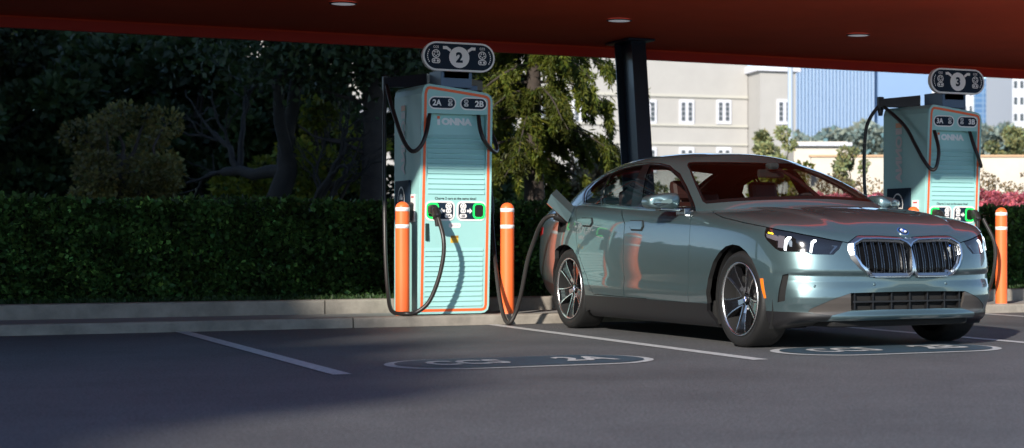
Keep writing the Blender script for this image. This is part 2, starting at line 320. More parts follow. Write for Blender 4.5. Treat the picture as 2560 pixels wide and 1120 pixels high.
class Domain:
    def __init__(s, S, nu, nv):
        s.S = S; s.bm = bmesh.new(); s.feat = []
        g = [[s.bm.verts.new((S.nu*i/nu, S.nv*j/nv, 0)) for j in range(nv+1)] for i in range(nu+1)]
        for i in range(nu):
            for j in range(nv): s.bm.faces.new((g[i][j], g[i+1][j], g[i+1][j+1], g[i][j+1]))
    def cut(s, poly, closed=True):
        bm = s.bm; n = len(poly)
        for k in range(n if closed else n-1):
            a = Vector((*poly[k], 0)); b = Vector((*poly[(k+1) % n], 0)); d = b-a
            if d.length < 1e-6: continue
            e = 1e-4; x0, x1 = min(a.x, b.x)-e, max(a.x, b.x)+e; y0, y1 = min(a.y, b.y)-e, max(a.y, b.y)+e
            nrm = Vector((-d.y, d.x, 0)).normalized(); dn = d.normalized()
            fs = []
            for f in bm.faces:
                vs = [v.co for v in f.verts]
                if max(v.x for v in vs) < x0 or min(v.x for v in vs) > x1 or max(v.y for v in vs) < y0 or min(v.y for v in vs) > y1: continue
                ds = [(v-a).dot(nrm) for v in vs]
                if min(ds) > -1e-7 or max(ds) < 1e-7: continue
                ts = [(v-a).dot(dn) for v in vs]
                if max(ts) < 0 or min(ts) > d.length: continue
                fs.append(f)
            if not fs: continue
            geom = list({x for f in fs for x in (*f.verts, *f.edges)})+fs
            bmesh.ops.bisect_plane(bm, geom=geom, dist=1e-6, plane_co=a, plane_no=nrm)
    def mark(s, name, poly, cut=True):
        if cut: s.cut(poly)
        s.feat.append((name, poly, (min(p[0] for p in poly), max(p[0] for p in poly), min(p[1] for p in poly), max(p[1] for p in poly))))
    def finish(s, default):
        s.cls = {}
        for f in s.bm.faces:
            c = f.calc_center_median(); L = default
            for name, poly, bb in s.feat:
                if bb[0] <= c.x <= bb[1] and bb[2] <= c.y <= bb[3] and in_poly((c.x, c.y), poly): L = name
            s.cls.setdefault(L, []).append(f)
    def piece(s, labels, name, mats, parent, sides=(1,), off=0., rim=0., rimmat=None, gap=0., skin=None, offf=None):
        """one mesh from the labelled faces, mapped through the surface; sides 1 = right (y<0), -1 = mirrored left"""
        fs = [f for l in labels for f in s.cls.get(l, [])]
        if not fs: return None
        vid = {}; uv = []
        for f in fs:
            for v in f.verts:
                if v not in vid: vid[v] = len(uv); uv.append((v.co.x, v.co.y))
        uv = np.array(uv); P = s.S(uv[:, 0], uv[:, 1]); N = s.S.normal(uv[:, 0], uv[:, 1])
        F = [[vid[v] for v in f.verts] for f in fs]
        cnt = {}
        for f in F:
            for i in range(len(f)): cnt.setdefault(frozenset((f[i], f[(i+1) % len(f)])), []).append((f[i], f[(i+1) % len(f)]))
        bnd = [e[0] for e in cnt.values() if len(e) == 1]
        bnd = [(a, b) for a, b in bnd if not (abs(P[a][1]) < 1e-3 and abs(P[b][1]) < 1e-3)]
        if gap:                                     # pull the border inwards along the surface
            acc = {}
            for a, b in bnd:
                t = P[b]-P[a]; o = np.cross(N[a], t); o = o/max(np.linalg.norm(o), 1e-9)   # towards the inside
                acc.setdefault(a, []).append(o); acc.setdefault(b, []).append(o)
            for k, L in acc.items():
                m = sum(L); l = np.linalg.norm(m)
                if l > 1e-6: P[k] = P[k]+m/l*gap
        P = P+N*off
        if offf is not None:
            P = P+N*np.array([offf(p) for p in uv])[:, None]; acc = np.zeros_like(P)
            for f in F:
                fn = np.cross(P[f[1]]-P[f[0]], P[f[2]]-P[f[1]])
                for i in f: acc[i] += fn
            N = acc/np.maximum(np.linalg.norm(acc, axis=1, keepdims=True), 1e-12)
        V = []; FF = []; NN = []; MI = []
        for sd in sides:
            mir = np.array([1, sd, 1.]); base = len(V)
            V += list(P*mir); NN += list(N*mir)
            FF += [[base+i for i in (f if sd > 0 else f[::-1])] for f in F]; MI += [0]*len(F)
            if rim:
                for a, b in bnd:
                    q = [P[a], P[b], P[b]-N[b]*rim, P[a]-N[a]*rim]; q = [x*mir for x in q]
                    fn = np.cross(q[3]-q[0], q[1]-q[0]); fn = fn/max(np.linalg.norm(fn), 1e-9)*(1 if sd > 0 else -1)
                    k = len(V); V += q; NN += [fn]*4; FF.append([k+3, k+2, k+1, k] if sd > 0 else [k, k+1, k+2, k+3][::1]); MI.append(1 if rimmat is not None else 0)
            if skin:
                base = len(V); V += list((P-N*skin)*mir); NN += list(-N*mir)
                FF += [[base+i for i in (f[::-1] if sd > 0 else f)] for f in F]; MI += [1 if rimmat is not None else 0]*len(F)
        me = bpy.data.meshes.new(name); me.from_pydata([tuple(v) for v in V], [], FF)
        for m in ([mats] if rimmat is None else [mats, rimmat]): me.materials.append(m)
        me.polygons.foreach_set('material_index', MI); me.polygons.foreach_set('use_smooth', [True]*len(FF)); me.update()
        NN = np.array(NN); NN /= np.maximum(np.linalg.norm(NN, axis=1, keepdims=True), 1e-9)
        me.normals_split_custom_set_from_vertices([tuple(v) for v in NN])
        o = bpy.data.objects.new(name, me); COL.objects.link(o); o.parent = parent; return o
# ---------------------------------------------------------------- the car
def make_car():
    paint = mat('sage_metallic_paint', (.100, .157, .168), rough=.36, metal=.72, coat=1., coatr=.02); paint.node_tree.nodes['Principled BSDF'].inputs['Coat IOR'].default_value = 1.6
    M = dict(paint=paint, black=mat('gloss_black', (.006, .006, .007), .12, coat=.6), trim=mat('dark_grey_plastic', (.010, .010, .011), .38),
             blade=mat('satin_grey_plastic', (.085, .075, .068), .35, metal=.3), bright=mat('bright_trim', (.80, .84, .88), .22, metal=1), slat=mat('slat_black', (.003, .003, .0035), .35, spec=.3), chrome=mat('satin_silver', (.42, .44, .46), .30, metal=1), dchrome=mat('dark_chrome', (.22, .22, .225), .22, metal=1), rubber=mat('tyre_rubber', (.009, .009, .009), .6, bump=.15, bscale=90),
             inn=mat('dark_interior', (.016, .010, .009), .7), liner=mat('arch_liner', (.006, .006, .006), .9), silver=mat('machined_alloy', (.80, .80, .80), .25, metal=1),
             alloy=mat('grey_alloy', (.035, .035, .04), .2, metal=.8, coat=.5), white=mat('daytime_running_light', (.8, .85, .9), .3, emit=(.85, .93, 1.), estr=1.7),
             amber=mat('amber_lamp', (.8, .5, .02), .3, emit=(1., .75, .03), estr=.9), orange=mat('orange_reflector', (.8, .18, .01), .3, coat=.6), lamp=mat('headlight_cavity', (.007, .006, .006), .08, coat=1),
             pale=mat('pale_light_guide', (.16, .20, .25), .25, metal=.3), mauve=mat('grey_lens', (.13, .12, .14), .2, metal=.3), red=mat('red_lamp', (.35, .01, .01), .15, coat=1), blue=mat('badge_blue', (.01, .08, .4), .3), bwhite=mat('badge_white', (.8, .8, .8), .3),
             disc=mat('brake_disc', (.25, .25, .25), .35, metal=1))
    gl = bpy.data.materials.new('window_glass'); gl.use_nodes = True; nt = gl.node_tree; nt.nodes.clear()
    o = nt.nodes.new('ShaderNodeOutputMaterial'); tr = nt.nodes.new('ShaderNodeBsdfTransparent'); tr.inputs[0].default_value = (.80, .82, .80, 1)
    gs = nt.nodes.new('ShaderNodeBsdfGlossy'); gs.inputs['Roughness'].default_value = .01; fr = nt.nodes.new('ShaderNodeFresnel'); ge = nt.nodes.new('ShaderNodeNewGeometry'); ma = nt.nodes.new('ShaderNodeMath'); ma.operation = 'MULTIPLY_ADD'; ma.inputs[1].default_value = 1/1.5-1.5; ma.inputs[2].default_value = 1.5; nt.links.new(ge.outputs['Backfacing'], ma.inputs[0]); nt.links.new(ma.outputs[0], fr.inputs[0])
    mx = nt.nodes.new('ShaderNodeMixShader'); nt.links.new(fr.outputs[0], mx.inputs[0]); nt.links.new(tr.outputs[0], mx.inputs[1]); nt.links.new(gs.outputs[0], mx.inputs[2]); nt.links.new(mx.outputs[0], o.inputs[0])
    dk = gl.copy(); dk.name = 'tinted_rear_glass'; [n for n in dk.node_tree.nodes if n.type == 'BSDF_TRANSPARENT'][0].inputs[0].default_value = (.62, .66, .65, 1)

    car = empty('parked_car', CAR_LOC, CAR_RZ)
    tag(car, 'sage green metallic electric sedan plugged in and parked in the bay', 'car')
    LB = lower_body(); GH = greenhouse(); T = {k: v[1] for k, v in TR.items()}
    # --- lower body
    D = Domain(LB, LB.nu*9, LB.nv*8)
    nu, nv = LB.nu, LB.nv
    rk = T['rocker']; low = [(0, 0), (16, 0)]
    fz = lambda us, z: [(u, solve_v(LB, u, z)) for u in us]
    D.mark('under', [(-.1, -.1), (16.1, -.1), (16.1, 1.0), (-.1, 1.0)])
    D.mark('rocker', fz(np.linspace(0, 3.8, 14), .375)[:0]+fz([4.2, 4.8, 5.5, 6, 7, 8, 9, 10, 10.8, 11.4], .296)+[(11.4, 1.0), (4.2, 1.0)])
    D.mark('diffuser', fz([0, 1, 2, 2.6, 3.2, 3.8, 4.3], .47)[:0]+[(0, solve_v(LB, 0, .50))]+[(u, solve_v(LB, u, z)) for u, z in ((1, .50), (2, .47), (3, .42), (3.8, .39), (4.2, .37))]+[(4.2, 1.0), (0, 1.0)])
    D.mark('frontlow', fz([11.6, 12, 12.5, 13, 13.5, 14], .262)+fz([14.3], .245)+[(14.3, 1.0), (11.6, 1.0)])
    D.mark('blade', T['blade']); D.mark('lower_trim', T['lower_trim'])
    D.mark('paint', T['lip']); D.mark('intake', T['intake'])
    D.mark('vent', T['vent'])
    D.mark('door_rear', T['door_rear']); D.mark('door_front', T['door_front'])
    h = T['hood_line']; D.mark('hood', h+[(16.01, 15.01), (9.6, 15.01), (9.35, 14.0), (h[0][0]-.25, h[0][1]+.9)])
    D.mark('headlight', T['headlight'])
    SCU = np.array([.27, .065]); gmid = inset_poly(T['grille_hole'], SCU, -.011)
    D.mark('grille_outer', T['grille_outer']); D.mark('grille_rim', gmid); D.mark('grille_hole', T['grille_hole'])
    D.mark('reflector', T['reflector'])
    D.mark('port', T['charge_port'])
    D.mark('taillight', [(.35, 9.3), (1.2, 9.25), (2.0, 9.1), (2.75, 8.9), (3.25, 8.7), (3.3, 8.1), (2.6, 7.8), (2.0, 7.75), (1.2, 8.0), (.3, 8.3)])
    for k in ('drl_a', 'drl_b', 'amber', 'lens_a', 'lens_b', 'ribs_a', 'glow_a', 'tick'): D.mark(k, T[k])
    for k in ('arch_front', 'arch_rear'): D.mark('hole', T[k]+[(T[k][-1][0], -.1), (T[k][0][0], -.1)])
    D.mark('well', [(1.6, 15.1), (2.4, 12.9), (9.1, 12.9), (9.5, 13.6), (9.9, 15.1)])
    D.finish('paint')
    B2 = (1, -1)
    body = D.piece(['paint'], 'body', paint, car, B2, rim=.035, rimmat=M['liner'])
    D.piece(['hood'], 'hood', paint, car, B2, rim=.02, gap=.006)
    D.piece(['under', 'lower_trim', 'frontlow', 'diffuser'], 'lower_trim', M['trim'], car, B2, rim=.02)
    for sd in B2: D.piece(['blade'], 'intake_blade', M['blade'], car, (sd,), off=-.004, rim=.02)
    for sd in B2:
        D.piece(['rocker'], 'rocker_panel', M['trim'], car, (sd,), off=.004, rim=.03)
        for k, hk in (('door_front', 'handle_front'), ('door_rear', 'handle_rear')):
            d = D.piece([k], 'door', paint, car, (sd,), rim=.02, gap=.0055)
            hd = Domain(LB, 1, 1); hd.bm.clear()
            q = T[hk]; vs = [hd.bm.verts.new((a, b, 0)) for a, b in q]; hd.bm.faces.new(vs); hd.finish('h')
            if hd.cls['h'][0].normal.z < 0 or True:
                hd.bm.normal_update()
                if hd.cls['h'][0].normal.z < 0: bmesh.ops.reverse_faces(hd.bm, faces=hd.bm.faces[:])
            hd.piece(['h'], 'door_handle', paint, d, (sd,), off=.012, rim=.010)
            q2 = inset_poly(q, np.array([.45, .08]), -.012)
            hd.bm.clear(); vs = [hd.bm.verts.new((a, b, 0)) for a, b in q2]; hd.bm.faces.new(vs); hd.bm.normal_update()
            if list(hd.bm.faces)[0].normal.z < 0: bmesh.ops.reverse_faces(hd.bm, faces=hd.bm.faces[:])
            hd.finish('h2'); hd.cls['h2'] = list(hd.bm.faces); hd.piece(['h2'], 'handle_recess', M['liner'], d, (sd,), off=.0025)
        hl = D.piece(['headlight', 'drl_a', 'drl_b', 'amber', 'lens_a', 'lens_b', 'ribs_a', 'glow_a', 'tick'], 'headlight', M['lamp'], car, (sd,), off=-.003, rim=.02, gap=.001)
        for k, mm, of in (('drl_a', 'white', .002), ('drl_b', 'white', .002), ('amber', 'amber', .002), ('lens_a', 'mauve', .001), ('lens_b', 'lamp', .001), ('ribs_a', 'mauve', .001), ('glow_a', 'pale', .001), ('tick', 'dchrome', .001)):
            D.piece([k], dict(drl_a='light_strip', drl_b='light_strip', amber='turn_signal', lens_a='lens', lens_b='lens', ribs_a='light_guide', glow_a='light_guide', tick='light_guide')[k], M[mm], hl, (sd,), off=of, rim=.004)
        D.piece(['vent'], 'air_vent', M['liner'], car, (sd,), off=-.014)
        D.piece(['reflector'], 'side_reflector', M['orange'], car, (sd,), off=.003, rim=.006)
        tl = D.piece(['taillight'], 'tail_light', M['red'], car, (sd,), off=.002, rim=.01)
    def slope(p):
        a, b = poly_dist(p, T['grille_outer'], SCU), poly_dist(p, gmid, SCU)
        if p[0] > 15.9: return .018
        return .002+.018*a/max(a+b, 1e-9)
    gs_ = D.piece(['grille_outer'], 'grille_surround', M['chrome'], car, B2, rim=.03, offf=slope)
    D.piece(['grille_rim'], 'grille_rim', M['bright'], gs_, B2, off=.022, rim=.06)
    gp = D.piece(['grille_hole'], 'grille', M['slat'], car, B2, off=-.05)
    D.piece(['intake'], 'lower_intake', M['liner'], car, B2, off=-.05)
    li = bpy.data.objects['lower_intake']
    # port is painted body on the left, a charge socket on the right
    D.piece(['port'], 'quarter_panel_cover', paint, car, (-1,))
    pt = D.piece(['port'], 'charge_socket', M['liner'], car, (1,), off=-.03, rim=-.03)
    # front lookup x(y,z)
    U, V = np.meshgrid(np.linspace(13.2, 16, 90), np.linspace(2, 12.5, 240), indexing='ij'); PP = LB(U, V).reshape(-1, 3)
    def fx(y, z): return PP[np.argmin((PP[:, 1]+abs(y))**2+(PP[:, 2]-z)**2), 0]
    hole = [tuple(p) for p in LB(np.array([a for a, b in T['grille_hole']]), np.array([b for a, b in T['grille_hole']]))[:, 1:]]
    for sd in B2:
        for k in range(7):
            y = -.052-.059*k; zs = [z for z in np.linspace(.52, .765, 50) if in_poly((y, z), hole)]
            if len(zs) < 4: continue
            z0, z1 = zs[0]+.008, zs[-1]-.006; mb = MB()
            for dy, w, mi, dx in ((0, .018, 0, -.014), (-.010, .0019, 1, -.009), (.010, .0019, 1, -.009)):
                pts = [(fx(y, z)+dx, z) for z in np.linspace(z0, z1, 7)]
                A = [(x, sd*(y+dy-w/2), z) for x, z in pts]; Bq = [(x, sd*(y+dy+w/2), z) for x, z in pts]
                A2 = [(x-.018, yy, z) for x, yy, z in A]; B3 = [(x-.018, yy, z) for x, yy, z in Bq]; n = len(pts)
                for P, Q in ((A, Bq), (A2, A), (Bq, B3))[:1 if mi else 3]:
                    mb.add(P+Q, [(i, i+1, n+i+1, n+i) for i in range(n-1)], mi)
            mb.build('grille_slat', [M['slat'], M['chrome']], gp)
    hb = [tuple(p) for p in LB(np.array([a for a, b in T['intake']]), np.array([b for a, b in T['intake']]))[:, 1:]]
    mb = MB()
    ys = np.linspace(-.455, .455, 25)
    for zc_, hh in ((.338, .011),):
        for a, b in zip(ys[:-1], ys[1:]):
            xa, xb = fx(a, zc_)-.012, fx(b, zc_)-.012
            mb.add([(xa, a, zc_-hh/2), (xb, b, zc_-hh/2), (xb, b, zc_+hh/2), (xa, a, zc_+hh/2), (xa-.03, a, zc_+hh/2), (xb-.03, b, zc_+hh/2), (xa-.03, a, zc_-hh/2), (xb-.03, b, zc_-hh/2)], [(0, 1, 2, 3), (3, 2, 5, 4), (6, 7, 1, 0)], 0)
    for y in (-.44, -.30, -.15, 0, .15, .30, .44):
        x = fx(y, .34)-.016; mb.box((x-.015, y, .34), (.03, .011, .118), 0)
    mb.build('intake_bars', M['trim'], li)
    # badge on the hood's nose
    u, v = 16., 11.7
    c = LB(np.array([u]), np.array([v]))[0]; n = LB.normal(np.array([15.9]), np.array([v]))[0]; n[1] = 0; n /= np.linalg.norm(n)
    ex = np.array([0, 1., 0]); ey = np.cross(n, ex)
    mb = MB()
    def dd(r, off, m, a0=0, a1=360, k=28):
        P = [c+n*off+ex*r*math.cos(rad(a0+(a1-a0)*i/k))+ey*r*math.sin(rad(a0+(a1-a0)*i/k)) for i in range(k+1)]
        if a1-a0 == 360: mb.add(P[:-1], [tuple(range(k))], m)
        else: mb.add(P+[c+n*off], [tuple(range(k+2))], m)
    dd(.043, .006, 2); dd(.039, .008, 1); dd(.036, .009, 0)
    dd(.024, .0105, 3)
    for a in (0, 180): dd(.023, .012, 2, a, a+90, 8)
    P = [c+n*o_+ex*.043*math.cos(a)+ey*.043*math.sin(a) for o_ in (-.01, .006) for a in np.linspace(0, 2*math.pi, 25)[:-1]]
    mb.add(P, [(i, (i+1) % 24, 24+(i+1) % 24, 24+i) for i in range(24)], 1)
    mb.build('hood_badge', [M['black'], M['silver'], M['blue'], M['bwhite']], car)
    # small i badge on the left kidney
    y = .36; z = .70; x = fx(y, z)-.008; mb = MB(); mb.box((x, y, z-.004), (.006, .012, .034), 0); mb.box((x+.001, y+.004, z+.022), (.006, .012, .010), 1); mb.build('grille_badge', [M['silver'], M['blue']], gp)
    # parking sensors and tow cover
    for y, z in ((-.71, .445), (-.30, .455), (.30, .455), (.71, .445)):
        mb = MB()
        s2 = PP[np.argmin((PP[:, 1]+abs(y))**2+(PP[:, 2]-z)**2)].copy(); s2[1] = y
        mb.lathe([(.0, .004), (.009, .004), (.011, .0)], (s2[0], s2[1], s2[2]), 14, 0, 'x'); mb.build('parking_sensor', paint, body)
    # --- greenhouse
    G = Domain(GH, GH.nu*12, GH.nv*6)
    G.mark('dlo', T['dlo']); inn = inset_poly(T['dlo'], np.array([.33, .14]), .016); G.mark('pillar', inn)
    for k in ('glass_quarter', 'glass_rear', 'glass_front'): G.mark(k, T[k])
    G.mark('frit', inset_poly(T['windshield'], np.array([.33, .14]), -.004)); G.mark('windshield', inset_poly(T['windshield'], np.array([.33, .14]), .022))
    G.mark('rear_frit', [(-.1, 1.15), (1.55, 1.15), (1.75, 3.75), (-.1, 3.85)]); G.mark('rear_glass', [(-.1, 1.3), (1.42, 1.3), (1.62, 3.62), (-.1, 3.72)])
    G.mark('base', [(-.1, -.1), (11.1, -.1), (11.1, .55), (-.1, .55)])
    G.finish('roof')
    G.piece(['roof', 'base'], 'roof', paint, car, B2, skin=.03, rimmat=M['inn'], rim=.03)
    G.piece(['frit'], 'windshield_border', M['black'], car, B2, off=-.002, skin=.01)
    G.piece(['windshield'], 'windshield', gl, car, B2, off=-.003)
    G.piece(['rear_frit'], 'rear_window_border', M['black'], car, B2, off=-.002, skin=.01)
    G.piece(['rear_glass'], 'rear_window', dk, car, B2, off=-.003)
    for sd in B2:
        G.piece(['pillar'], 'window_pillar', M['black'], car, (sd,), off=.001, skin=.03)
        G.piece(['dlo'], 'window_trim', M['dchrome'], car, (sd,), off=.006, rim=.012)
        G.piece(['glass_front'], 'side_window', gl, car, (sd,), off=-.003)
        G.piece(['glass_rear'], 'side_window', dk, car, (sd,), off=-.003)
        G.piece(['glass_quarter'], 'side_window', dk, car, (sd,), off=-.003)
    # --- wheels
    def wheel(x, sd):
        w = empty('wheel', (x, sd*.815, .343), 0, car); R = .343
        tp = [(.262, -.105), (.285, -.12), (.315, -.122), (.332, -.112), (.341, -.09), (R, -.05), (R, .05), (.341, .09), (.332, .112), (.315, .122), (.288, .12), (.262, .108)]
        mb = MB(); mb.lathe(tp, seg=64, axis='y')
        mb.lathe([(.300, sd*.1225), (.303, sd*.1235), (.306, sd*.1225)], seg=64, axis='y'); mb.build('tyre', M['rubber'], w)
        mb = MB(); s = sd
        mb.lathe([(.264, s*.112), (.262, s*.118), (.256, s*.118), (.250, s*.108)], seg=64, axis='y', m=0)          # machined lip
        mb.lathe([(.250, s*.108), (.238, s*.06), (.232, s*.0), (.235, -s*.08)], seg=64, axis='y', m=2)
        f = lambda r: s*(.108-.055*max(0., 1-(r/.25))**1.3)             # dish
        for k in range(5):
            a0 = rad(-90+72*k)
            def pt(r, t, dy=0.):
                a = a0+math.atan2(t, r); q = math.hypot(r, t)
                return (q*math.cos(a), f(q)+s*dy, q*math.sin(a))
            rs = [.045, .10, .16, .215, .252]; hw = [.034, .038, .048, .064, .084]
            e = [.008, .008, .008, .010, .014]
            for i in range(4):
                r0, r1 = rs[i], rs[i+1]; w0, w1 = hw[i], hw[i+1]
                for sg in (-1, 1):
                    q = [pt(r0, sg*w0), pt(r1, sg*w1), pt(r1, sg*(w1-e[i+1])), pt(r0, sg*(w0-e[i]))]; mb.add(q, [(0, 1, 2, 3)], 0)
                    q = [pt(r0, sg*(w0-e[i])), pt(r1, sg*(w1-e[i+1])), pt(r1, sg*(w1-.018), -.008), pt(r0, sg*(w0-.018), -.008)]; mb.add(q, [(0, 1, 2, 3)], 1)
                    q = [pt(r0, sg*w0), pt(r1, sg*w1), pt(r1, sg*w1, -.05), pt(r0, sg*w0, -.05)]; mb.add(q, [(0, 1, 2, 3)], 1)
                q = [pt(r0, w0-.018, -.008), pt(r1, w1-.018, -.008), pt(r1, -(w1-.018), -.008), pt(r0, -(w0-.018), -.008)]; mb.add(q, [(0, 1, 2, 3)], 1 if i else 0)
            # machined web facet beside each spoke
            am = rad(-90+72*k+36)
            q = [(r*math.cos(am+t), f(r)-s*.012, r*math.sin(am+t)) for r, t in ((.05, -.55), (.05, .55), (.088, .26), (.088, -.26))]; mb.add(q, [(0, 1, 2, 3)], 0)
        mb.lathe([(.0, s*.066), (.030, s*.066), (.034, s*.062), (.034, s*.03)], seg=24, axis='y', m=1)
        mb.build('rim', [M['silver'], M['alloy'], M['liner']], w)
        mb = MB()
        for r, dy, m, a0, a1 in ((.029, .0672, 0, 0, 360), (.0265, .068, 1, 0, 360), (.018, .069, 2, 0, 360), (.0175, .0698, 3, 0, 90), (.0175, .0698, 3, 180, 270)):
            P = [(r*math.cos(rad(a0+(a1-a0)*i/20)), s*dy, r*math.sin(rad(a0+(a1-a0)*i/20))) for i in range(21)]
            if a1-a0 < 360: P.append((0, s*dy, 0))
            mb.add(P, [tuple(range(len(P)))], m)
        mb.build('hub_cap', [M['silver'], M['black'], M['bwhite'], M['blue']], w)
        mb = MB(); mb.lathe([(.0, s*.035), (.185, s*.035), (.185, s*.01), (.0, s*.01)], seg=40, axis='y', m=0)
        mb.box((.12*math.cos(2.4), s*.04, .12*math.sin(2.4)), (.11, .05, .16), 1, .01); mb.build('brake_disc', [M['disc'], M['liner']], w)
        mb = MB(); mb.lathe([(.240, -s*.02), (.0, -s*.02)], seg=32, axis='y'); mb.build('wheel_back', M['liner'], w)
        return w
    for x in (-.02, 2.985):
        for sd in (-1, 1):
            wheel(x, sd)
            mb = MB(); n = 24; rr = .41
            A = [(x+rr*math.cos(math.pi*(k/n*1.3-.15)), rr*math.sin(math.pi*(k/n*1.3-.15))+.335) for k in range(n+1)]
            mb.add([(a, sd*.90, b) for a, b in A]+[(a, sd*.60, b) for a, b in A], [(i, i+1, n+2+i, n+1+i) for i in range(n)], 0, True)
            mb.add([(a, sd*.60, b) for a, b in A], [tuple(range(n+1))], 0); mb.build('wheel_arch_liner', M['liner'], car)
    # --- underbody, interior
    mb = MB(); mb.box((1.4, 0, .225), (4.5, 1.16, .13), 0, .03); mb.box((1.5, 0, .24), (2.0, 1.72, .15), 0, .02); mb.box((3.3, 0, .26), (.5, 1.5, .12), 0); mb.build('underbody', M['liner'], car)
    mb = MB(); mb.box((1.2, 0, .62), (2.3, 1.60, .30), 0); mb.box((2.32, 0, .82), (.55, 1.40, .30), 0, .05); mb.box((-.35, 0, .93), (.7, 1.3, .16), 0, .02)
    for sd in B2:
        mb.box((1.0, sd*.79, .86), (2.2, .05, .20), 0)
    mb.build('cabin_lining', M['inn'], car)
    def seat(x, y, w, zt):
        o = MB(); rt = Matrix.Rotation(rad(-16), 3, 'Y'); back = zt-.55
        o.box((x+.25, y, .60), (.52, w, .14), 0, .05); o.box((x-.06, y, .55+back/2), (.12, w*.9, back), 0, .05, rt)
        for sg in (-1, 1): o.box((x-.05, y+sg*w*.38, .52+back/2), (.16, .09, back*.8), 0, .04, rt)
        s = o.build('seat', M['seat'], car); h = MB(); h.box((x-.16, y, zt+.085), (.09, .26, .17), 0, .04, rt)
        for d in (-.05, .05): h.tube([(x-.12, y+d, zt-.03), (x-.15, y+d, zt+.06)], .007, 6, 0)
        h.build('headrest', M['seat'], s)
    M['seat'] = mat('oxblood_leather', (.035, .010, .008), .5)
    seat(1.22, -.37, .50, 1.08); seat(1.22, .37, .50, 1.08); seat(.22, -.36, .56, 1.02); seat(.22, .36, .56, 1.02)
    mb = MB(); cx, cy, cz = 1.86, .37, .965; t = rad(62); path = []
    for k in range(33):
        a = 2*math.pi*k/32; path.append((cx-.185*math.sin(a)*math.cos(t), cy+.185*math.cos(a), cz+.185*math.sin(a)*math.sin(t)))
    mb.tube(path, .014, 8, cap=False); mb.box((cx, cy, cz), (.05, .16, .09), 0, .02); mb.tube([(cx, cy-.17, cz), (cx, cy+.17, cz)], .014, 8); mb.tube([(cx, cy, cz), (cx+.3, cy, cz-.12)], .03, 8)
    mb.build('steering_wheel', M['inn'], car)
    mb = MB(); mb.box((1.83, 0, 1.285), (.03, .24, .065), 0, .012); mb.box((1.85, 0, 1.34), (.08, .09, .06), 0, .015); mb.build('rear_view_mirror', M['liner'], car)
    mb = MB(); mb.box((2.13, .12, .985), (.02, .62, .12), 0, .006, Matrix.Rotation(rad(-14), 3, 'Y')); mb.build('dashboard_screen', M['black'], car)
    # --- door mirrors
    for sd in B2:
        mb = MB(); n = 22; m = 12; V = []
        for i in range(m+1):
            t = i/m; x = 2.02-.17*t      # from front of the cap to the glass
            g = (1-(1-min(1, t*1.3+.012))**5)**.5
            for k in range(n):
                a = 2*math.pi*k/n; ca, sa = math.cos(a), math.sin(a)
                ex_ = abs(ca)**.5*(1 if ca > 0 else -1); ez_ = abs(sa)**.62*(1 if sa > 0 else -1)
                yy = sd*(1.02+.128*ex_*g); zz = 1.052+.062*ez_*g*(1-.22*ex_)-.004*ex_
                V.append((x+.04*ex_*-1*(1-t)*.8, yy, zz))
        F = [(i*n+k, i*n+(k+1) % n, (i+1)*n+(k+1) % n, (i+1)*n+k) for i in range(m) for k in range(n)]
        if sd > 0: F = [f[::-1] for f in F]
        up = [f for f in F if sum(V[i][2] for i in f)/4 > 1.033]; dn = [f for f in F if f not in up]
        mb.add(V, up, 0, True); mb.add(V, dn, 0, True)
        mb.add([V[m*n+k] for k in range(n)], [tuple(range(n))], 2); mb.add([V[k] for k in range(n)], [tuple(range(n))], 0)
        mm = mb.build('door_mirror', [paint, M['black'], M['silver']], car)
        sb = MB(); sb.box((1.95, sd*.93, .992), (.10, .26, .022), 0, .008); sb.box((1.96, sd*.845, .975), (.14, .07, .06), 0, .012); sb.build('mirror_arm', M['dchrome'], mm)
        g = MB(); g.box((1.99, sd*1.03, 1.036), (.075, .17, .006), 0, .002); g.build('indicator_strip', M['black'], mm)
    # --- open charge flap and plug
    a_, b_, c_, d_ = (-.101, -1.10, 1.076), (-.072, -1.075, 1.155), (.020, -.925, .986), (-.011, -.945, .911)
    e_, g_ = (-.125, -1.004, 1.198), (-.040, -.872, 1.046)
    mb = MB(); off = (-.020, .004, -.004); bk = lambda p: tuple(x+y for x, y in zip(p, off))
    F0 = [a_, b_, e_, g_, c_, d_]; mb.add(F0, [(0, 1, 4, 5)[::-1], (1, 2, 3, 4)[::-1]], 0); Bk = [bk(p) for p in F0]; mb.add(Bk, [(0, 1, 4, 5), (1, 2, 3, 4)], 1)
    mb.add(F0+Bk, [(i, (i+1) % 6, 6+(i+1) % 6, 6+i) for i in range(6)], 0)
    mb.tube([(-.03, -.93, .93), (-.06, -.93, .95), (-.10, -.90, .94)], .012, 8, 1)
    flp = mb.build('charge_flap', [paint, M['liner']], car)
    return car, M
def solve_v(S, u, z, lo=1.6, hi=9):
    for _ in range(40):
        m = (lo+hi)/2
        if S(np.array([float(u)]), np.array([m]))[0, 2] < z: lo = m
        else: hi = m
    return (lo+hi)/2
# ---------------------------------------------------------------- chargers, bollards, canopy, ground
def flat(mb, pts, z, m=0): mb.add([(x, y, z) for x, y in pts], [tuple(range(len(pts)))], m)
def flat_text(mb, VF, cx, cy, z, m=0):
    V, F = VF; mb.add([(cx+v[0], cy+v[1], z) for v in V], F, m)

